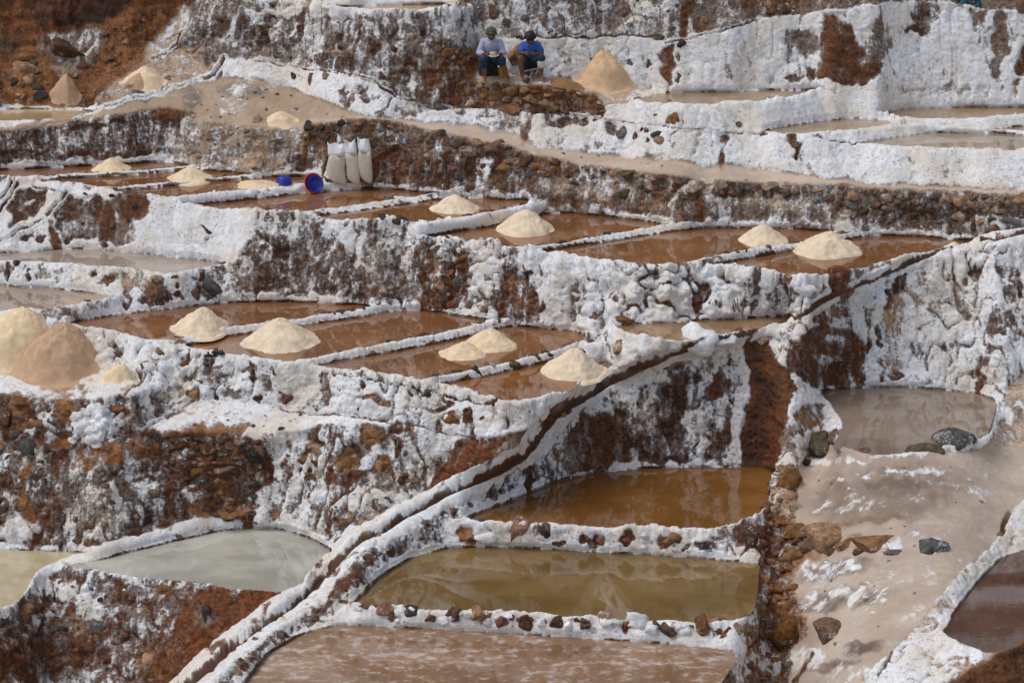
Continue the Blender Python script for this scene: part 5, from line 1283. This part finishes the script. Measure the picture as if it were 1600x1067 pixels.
pt = surf(444, 292); kt = mpp(pt)
tub = lathe('tub', [(.0001, .17), (.8, .17), (.93, .13), (1.0, 0), (1.08, -.0), (1.08, -.05), (1.0, -.05), (.9, .08), (.0001, .1)], M_BLUE, 40, None, Matrix.Translation((pt.x, pt.y + .05, pt.z + .07)) @ Matrix.Rotation(R(8), 4, 'Y') @ Matrix.Diagonal((11.5 * kt, 11.5 * kt, .55, 1)))
tag(tub, 'blue plastic tub lying upside down behind the white dike', 'tub')
# ---------------------------------------------------------------- black sandals on the white wall top
M_BLK = simple_mat('black_rubber', (.012, .012, .013), .6, .4, .1, 30)
def sandal(u, v, rz, label):
    p = surf(u, v); r_ = empty('sandal', (p.x, p.y, p.z + .02), rz)
    rs = []
    def outline(t): return .045 + .012 * math.sin(t * 3.0) - (.02 if t < .06 or t > .94 else 0)
    v_, f_ = [], []
    n_ = 14
    for i in range(n_ + 1):
        t = i / n_; w_ = outline(t) * (1 if 0 < i < n_ else .5)
        for zz in (0, .025):
            v_ += [((t - .5) * .27, -w_, zz), ((t - .5) * .27, w_, zz)]
    for i in range(n_):
        a = i * 4; b = a + 4
        f_ += [(a, a + 1, b + 1, b), (a + 2, b + 2, b + 3, a + 3), (a, b, b + 2, a + 2), (a + 1, a + 3, b + 3, b + 1)]
    mesh_np('sole', v_, f_, M_BLK, origin=np.zeros(3, np.float32), smooth=False).parent = r_
    for x_, tall in ((-.05, .075), (.06, .06)):
        v_, f_ = [], []
        for i in range(13):
            a = math.pi * i / 12
            for dx in (-.017, .017):
                for q in (1.0, .86): v_.append((x_ + dx, math.cos(a) * .055 * q, .015 + math.sin(a) * tall * q))
        for i in range(12):
            a = i * 4; b = a + 4
            f_ += [(a, b, b + 2, a + 2), (a + 1, a + 3, b + 3, b + 1), (a, a + 1, b + 1, b), (a + 2, b + 2, b + 3, a + 3)]
        mesh_np('strap', v_, f_, M_BLK, origin=np.zeros(3, np.float32)).parent = r_
    tag(r_, label, 'sandal', 'pair of sandals on the white wall top')
sandal(331, 559, R(12), 'black strapped sandal on the white wall top, nearer the big heaps')
sandal(342, 557, R(-28), 'black strapped sandal on the white wall top, nearer the wide heap pan')
# ---------------------------------------------------------------- scrap of blue tarp at the top edge
M_TARP = simple_mat('blue_tarp', (.05, .16, .26), .5, .4, .3, 9)
tp = [(1498,2),(1508,4),(1516,6),(1524,9),(1532,11)]
v_, f_ = [], []
for i in range(25):
    t = i / 24 * (len(tp) - 1); a = min(int(t), len(tp) - 2); fu = t - a
    p = surf(tp[a][0] + (tp[a+1][0] - tp[a][0]) * fu, tp[a][1] + (tp[a+1][1] - tp[a][1]) * fu)
    for j in range(6):
        q = (j / 5 - .5) * .22
        v_.append((p.x + .03 * math.sin(i * 2.1 + j), p.y - .03 + .04 * math.sin(i * 1.3 + j * 2), p.z + .09 + q * .9 + .03 * math.sin(i * 1.7 + j * 1.1)))
for i in range(24):
    for j in range(5): f_.append((i * 6 + j, (i + 1) * 6 + j, (i + 1) * 6 + j + 1, i * 6 + j + 1))
to = mesh_np('tarp', v_, f_, M_TARP); so = to.modifiers.new('thickness', 'SOLIDIFY'); so.thickness = .01
tag(to, 'crumpled blue tarp scrap at the top edge of the white wall', 'tarp')

# ---------------------------------------------------------------- the two people
M_SKIN = simple_mat('skin', (.16, .068, .038), .55, .4, .12, 14)
M_SHIRT = simple_mat('pale_lilac_shirt', (.42, .42, .56), .85, .2, .12, 16, .01)
M_TROU = simple_mat('dark_blue_trousers', (.022, .040, .062), .85, .2, .25, 14, .01)
M_TEE = simple_mat('blue_tee', (.045, .11, .38), .85, .2, .15, 16, .01)
M_CUFF = simple_mat('white_lining', (.60, .60, .58), .85, .2, .1, 16)
M_CAP = simple_mat('grey_green_cap', (.085, .085, .065), .85, .2, .15, 20)
M_BADGE = simple_mat('orange_badge', (.38, .09, .035), .8, .2, .2, 60)
M_HAIR = simple_mat('black_hair', (.008, .007, .007), .5, .4, .3, 60, .01)
M_WHITE = simple_mat('white_enamel', (.72, .72, .70), .3, .5, .04, 10)
M_YEL = simple_mat('yellow_plastic', (.50, .27, .012), .35, .5, .12, 8)
M_DARK = simple_mat('dark_metal', (.03, .03, .032), .5, .5, .2, 20)
M_FOOD = simple_mat('cooked_food', (.36, .27, .12), .8, .3, .5, 60, .01)
def hand_segs(wr, tip, side, curl):
    """palm and five bent fingers; wr wrist, tip knuckle centre, side = direction across the knuckles"""
    wr, tip, side = Vector(wr), Vector(tip), Vector(side).normalized()
    d = (tip - wr).normalized(); nrm = d.cross(side).normalized()
    s = []
    for k, ln in zip((-1.5, -.5, .5, 1.5), (.052, .064, .060, .046)):
        kn = tip + side * k * .020
        s.append((wr + side * k * .012, .015, kn, .0125))
        m_ = kn + d * ln * .55 + nrm * curl * .4 * ln; e_ = m_ + d * ln * .25 + nrm * curl * .75 * ln
        s.append((kn, .0105, m_, .0095)); s.append((m_, .0095, e_, .008))
    th = wr + side * -.030 + d * .02
    t2 = th + side * -.022 + d * .028; s += [(wr + side * -.01, .016, th, .013), (th, .012, t2, .0105), (t2, .0105, t2 + d * .026 + nrm * curl * .012, .009)]
    return s
def head_segs(c, down):
    """c = centre of the skull, down = how far the face is bowed (radians); face looks along -Y"""
    rot = Matrix.Rotation(down, 3, 'X')
    def P_(x_, y_, z_): return Vector(c) + rot @ (Vector((x_, y_, z_)) * 1.12)
    s = [(P_(0, .012, .025), .090, P_(0, -.008, .020), .088), (P_(0, -.02, -.03), .072, P_(0, -.035, -.075), .048), (P_(-.03, -.03, -.05), .042, P_(.03, -.03, -.05), .042),
         (P_(0, -.085, .012), .010, P_(0, -.108, -.022), .014), (P_(-.012, -.098, -.026), .010, P_(.012, -.098, -.026), .010),        # nose
         (P_(-.022, -.080, -.056), .009, P_(.022, -.080, -.056), .009),                                                     # mouth
         (P_(-.045, -.076, .028), .011, P_(-.018, -.084, .026), .011), (P_(.045, -.076, .028), .011, P_(.018, -.084, .026), .011),       # brow
         (P_(-.092, .01, .01), .014, P_(-.090, .012, -.03), .011), (P_(.092, .01, .01), .014, P_(.090, .012, -.03), .011)]              # ears
    return s, P_
def person(label, u, v, S, joints, wear):
    p = surf(u, v)
    root = empty('person', (p.x, p.y, p.z), 0); root.scale = (S * 1.12, S * 1.05, S)
    J = joints; sg = []
    sg += [(J['hip'], .125, J['belly'], .125), (J['belly'], .125, J['chest'], .135), (J['chest'], .13, J['neck'], .060), (J['neck'], .050, J['head'], .050)]
    hs, P_ = head_segs(J['head'], wear['bow']); sg += [(a_, r0_ * 1.12, b_, r1_ * 1.12) for a_, r0_, b_, r1_ in hs]
    for s_ in ('l', 'r'):
        sg += [(J['chest'] + Vector((0, 0, .03)), .085, J['sh' + s_], .060), (J['sh' + s_], .060, J['el' + s_], .046), (J['el' + s_], .044, J['wr' + s_], .029)]
        sg += hand_segs(J['wr' + s_], J['kn' + s_], J['across' + s_], wear['curl'])
        sg += [(J['hip'], .11, J['th' + s_], .098), (J['th' + s_], .095, J['knee' + s_], .066), (J['knee' + s_], .062, J['calf' + s_], .052), (J['calf' + s_], .050, J['an' + s_], .034), (J['an' + s_], .038, J['an' + s_] + Vector((0, .035, -.02)), .036), (J['an' + s_], .036, J['toe' + s_], .026), (J['toe' + s_] + Vector((-.02, 0, 0)), .018, J['toe' + s_] + Vector((.03, 0, 0)), .016)]
        for q in range(5): sg.append((J['toe' + s_] + Vector((-.03 + q * .015, 0, -.005)), .012, J['toe' + s_] + Vector((-.034 + q * .017, -.035 + abs(q - 1) * .004, -.012)), .010))
    capsules('body', sg, M_SKIN, .0085, root, 3)
    g = .016
    sh = [(J['hip'] + Vector((0, 0, .02)), .128 + g, J['belly'], .132 + g), (J['belly'], .13 + g, J['chest'], .14 + g), (J['chest'], .135 + g, J['collar'], .074 + g)]
    for s_ in ('l', 'r'):
        cut = J['sh' + s_].lerp(J['el' + s_], wear['sleeve']) if wear['sleeve'] <= 1 else J['el' + s_].lerp(J['wr' + s_], wear['sleeve'] - 1)
        sh += [(J['chest'] + Vector((0, 0, .03)), .088 + g, J['sh' + s_], .062 + g)]
        if wear['sleeve'] <= 1: sh += [(J['sh' + s_], .058 + g, cut, .058 + g)]
        else: sh += [(J['sh' + s_], .058 + g, J['el' + s_], .048 + g), (J['el' + s_], .048 + g, cut, .042 + g)]
    capsules('shirt', sh, wear['shirt'], .011, root, 3)
    tr = [(J['hip'] + Vector((0, 0, -.02)), .13 + g, J['hip'] + Vector((0, -.03, .03)), .13 + g)]
    for s_ in ('l', 'r'):
        tr += [(J['hip'], .115 + g, J['th' + s_], .105 + g)]
        f_ = wear['leg' + s_]
        if f_ <= 1: tr += [(J['th' + s_], .10 + g, J['th' + s_].lerp(J['knee' + s_], f_), .078 + g)]
        else: tr += [(J['th' + s_], .10 + g, J['knee' + s_], .074 + g), (J['knee' + s_], .074 + g, J['knee' + s_].lerp(J['an' + s_], f_ - 1), .056 + g)]
    capsules('trousers', tr, M_TROU, .011, root, 3)
    return root, P_
V3 = lambda *a: Vector(a)
# man: white shirt, cap, plate on his lap
JM = dict(hip=V3(0, .10, .36), belly=V3(0, .07, .52), chest=V3(0, .0, .74), neck=V3(.0, -.07, .88), collar=V3(0, -.045, .85), head=V3(.0, -.14, .99),
          shl=V3(-.150, .0, .79), shr=V3(.150, .0, .79), ell=V3(-.245, -.06, .55), elr=V3(.235, -.08, .56), wrl=V3(-.10, -.27, .56), wrr=V3(.17, -.28, .565),
          knl=V3(-.045, -.345, .575), knr=V3(.115, -.36, .575), acrossl=V3(.3, 0, 1), acrossr=V3(-.3, 0, 1),
          thl=V3(-.10, .02, .36), thr=V3(.10, .02, .36), kneel=V3(-.155, -.36, .44), kneer=V3(.20, -.36, .46), calfl=V3(-.14, -.365, .28), calfr=V3(.24, -.36, .28),
          anl=V3(-.125, -.36, .07), anr=V3(.27, -.34, .07), toel=V3(-.125, -.50, .03), toer=V3(.29, -.47, .03))
S_M = .94
man, PM = person('man', 768, 121, S_M, JM, dict(bow=.42, curl=.9, shirt=M_SHIRT, sleeve=1.45, legl=1.35, legr=1.25))
cap = capsules('cap', [(a_, r0_ * 1.12, b_, r1_ * 1.12) for a_, r0_, b_, r1_ in [(PM(0, .014, .045), .099, PM(0, -.010, .045), .098), (PM(0, .0, .085), .062, PM(0, -.01, .086), .060), (PM(-.045, -.095, .022), .012, PM(.045, -.095, .022), .012), (PM(-.03, -.135, .012), .010, PM(.03, -.135, .012), .010), (PM(-.04, -.10, .02), .012, PM(-.03, -.14, .012), .010), (PM(.04, -.10, .02), .012, PM(.03, -.14, .012), .010), (PM(0, -.09, .02), .014, PM(0, -.14, .013), .011)]], M_CAP, .010, man, 2)
badge = capsules('cap_badge', [(PM(-.026, -.098, .075), .013, PM(.022, -.099, .075), .013), (PM(-.022, -.092, .092), .010, PM(.014, -.093, .092), .010)], M_BADGE, .006, man, 1)
tag(man, 'person in pale lilac shirt, dark trousers and grey cap, eating from a plate, seated', 'person')
# boy: blue tee, bowed head
JB = dict(hip=V3(0, .08, .33), belly=V3(0, .05, .47), chest=V3(0, -.02, .66), neck=V3(.0, -.09, .79), collar=V3(0, -.06, .755), head=V3(-.01, -.17, .885),
          shl=V3(-.130, -.02, .705), shr=V3(.130, -.02, .705), ell=V3(-.20, -.12, .54), elr=V3(.215, -.10, .53), wrl=V3(-.10, -.30, .575), wrr=V3(.10, -.30, .56),
          knl=V3(-.045, -.355, .585), knr=V3(.045, -.355, .575), acrossl=V3(.3, 0, 1), acrossr=V3(-.3, 0, 1),
          thl=V3(-.09, .01, .33), thr=V3(.09, .01, .33), kneel=V3(-.20, -.33, .47), kneer=V3(.20, -.34, .47), calfl=V3(-.185, -.335, .27), calfr=V3(.205, -.335, .27),
          anl=V3(-.165, -.32, .065), anr=V3(.205, -.32, .065), toel=V3(-.14, -.455, .03), toer=V3(.235, -.455, .03))
boy, PB_ = person('boy', 829, 121, .95, JB, dict(bow=.5, curl=.9, shirt=M_TEE, sleeve=.75, legl=.55, legr=1.08))
capsules('trouser_cuff', [(JB['kneer'].lerp(JB['calfr'], .45), .080, JB['kneer'].lerp(JB['calfr'], .80), .074)], M_CUFF, .009, boy, 2)
capsules('hair', [(a_, r0_ * 1.12, b_, r1_ * 1.12) for a_, r0_, b_, r1_ in [(PB_(0, .022, .040), .098, PB_(0, -.012, .048), .094), (PB_(-.06, -.03, .055), .050, PB_(.06, -.03, .055), .050), (PB_(0, .05, -.02), .070, PB_(0, .04, .02), .08), (PB_(-.05, -.085, .062), .022, PB_(.05, -.085, .062), .022)]], M_HAIR, .009, boy, 2)
tag(boy, 'barefoot person in bright blue tee with black hair, bowed over folded hands, seated', 'person')
# seats, plate, jug, sack and hoe
pm = surf(769, 121); pby = surf(829, 121)
def free_rock(name, loc, dims, kind, label, cat, seed=0):
    o = bpy.data.objects.new(name, ROCKS[seed]); C.objects.link(o)
    o.matrix_basis = Matrix.Translation(loc) @ Matrix.Diagonal((*dims, 1))
    o.material_slots[0].link = 'OBJECT'; o.material_slots[0].material = ROCKM[kind]; tag(o, label, cat)
free_rock('seat_stone', pm + V3(0, .16, .08), (.30, .24, .22), 'd', 'dark stone the person in the cap sits on', 'stone', 1)
free_rock('seat_stone', pby + V3(0, .16, .07), (.24, .22, .20), 'b', 'brown stone the person in the blue tee sits on', 'stone', 2)
free_rock('seat_stone', pby + V3(-.34, .22, .36), (.22, .20, .36), 'o', 'upright ochre stone between the two seated persons', 'stone', 4)
plate = lathe('plate', [(.0001, 0), (.06, 0), (.115, .022), (.118, .026), (.06, .008), (.0001, .008)], M_WHITE, 36, None, Matrix.Translation(pm + V3(.03, -.36, .52)) @ Matrix.Rotation(R(16), 4, 'X'))
lathe('food', [(.0001, .045), (.04, .040), (.07, .026), (.085, .012)], M_FOOD, 24, plate)
tag(plate, 'white plate of food held by the person in the cap', 'plate')
pj = surf(788, 121)
jug = lathe('jug', [(.0001, 0), (.085, 0), (.10, .02), (.105, .12), (.095, .20), (.06, .25), (.03, .27), (.03, .30), (.0001, .30)], M_YEL, 36, None, Matrix.Translation(pj + V3(0, -.02, .0)) @ Matrix.Rotation(R(-10), 4, 'Y'))
lathe('jug_cap', [(.034, .285), (.034, .315), (.0001, .318)], M_DARK, 20, jug)
tag(jug, 'yellow plastic jug at the foot of the person in the cap', 'jug')
pw = surf(807, 116)
wsk = empty('plastic_sack', pw + V3(0, .10, -.02), 0)
rings('sack_body', [(0, 0, 0, .12, .08, 2.2), (0, 0, .05, .17, .12, 2.6), (-.01, .01, .16, .15, .11, 2.4), (-.03, .02, .26, .11, .08, 2.2), (-.05, .02, .33, .05, .04, 2)], M_PLAS, 26, wsk)
rings('sack_mouth', [(-.05, .02, .325, .05, .04, 2), (-.06, .02, .36, .035, .02, 2), (-.065, .02, .40, .055, .015, 2)], M_PLAS, 26, wsk)
tag(wsk, 'slumped white plastic sack between the two seated persons', 'sack')
ph = surf(830, 120)
hoe = empty('hoe', ph + V3(.03, -.16, .14), 0)
bm = bmesh.new()
b1 = [(-.17, 0, -.01), (.17, .02, .065), (.17, .12, .065), (-.17, .10, -.01)]
lo_ = [bm.verts.new((a[0], a[1], a[2] - .014)) for a in b1]; up_ = [bm.verts.new(a) for a in b1]
bm.faces.new(up_); bm.faces.new(lo_[::-1])
for k in range(4): bm.faces.new((lo_[k], lo_[(k + 1) % 4], up_[(k + 1) % 4], up_[k]))
me = bpy.data.meshes.new('blade'); bm.to_mesh(me); bm.free(); me.materials.append(M_WHITE)
bo = bpy.data.objects.new('blade', me); C.objects.link(bo); bo.parent = hoe
capsules('handle', [((.0, -.01, .0), .009, (-.08, -.30, -.12), .009)], M_SACK, .005, hoe, 1)
capsules('knob', [((-.10, -.30, -.13), .05, (-.12, -.36, -.13), .04)], M_DARK, .01, hoe, 2)
tag(hoe, 'white-bladed hoe with a dark knob lying between the bare feet', 'hoe')
print('done', round(time.time() - T0, 1))
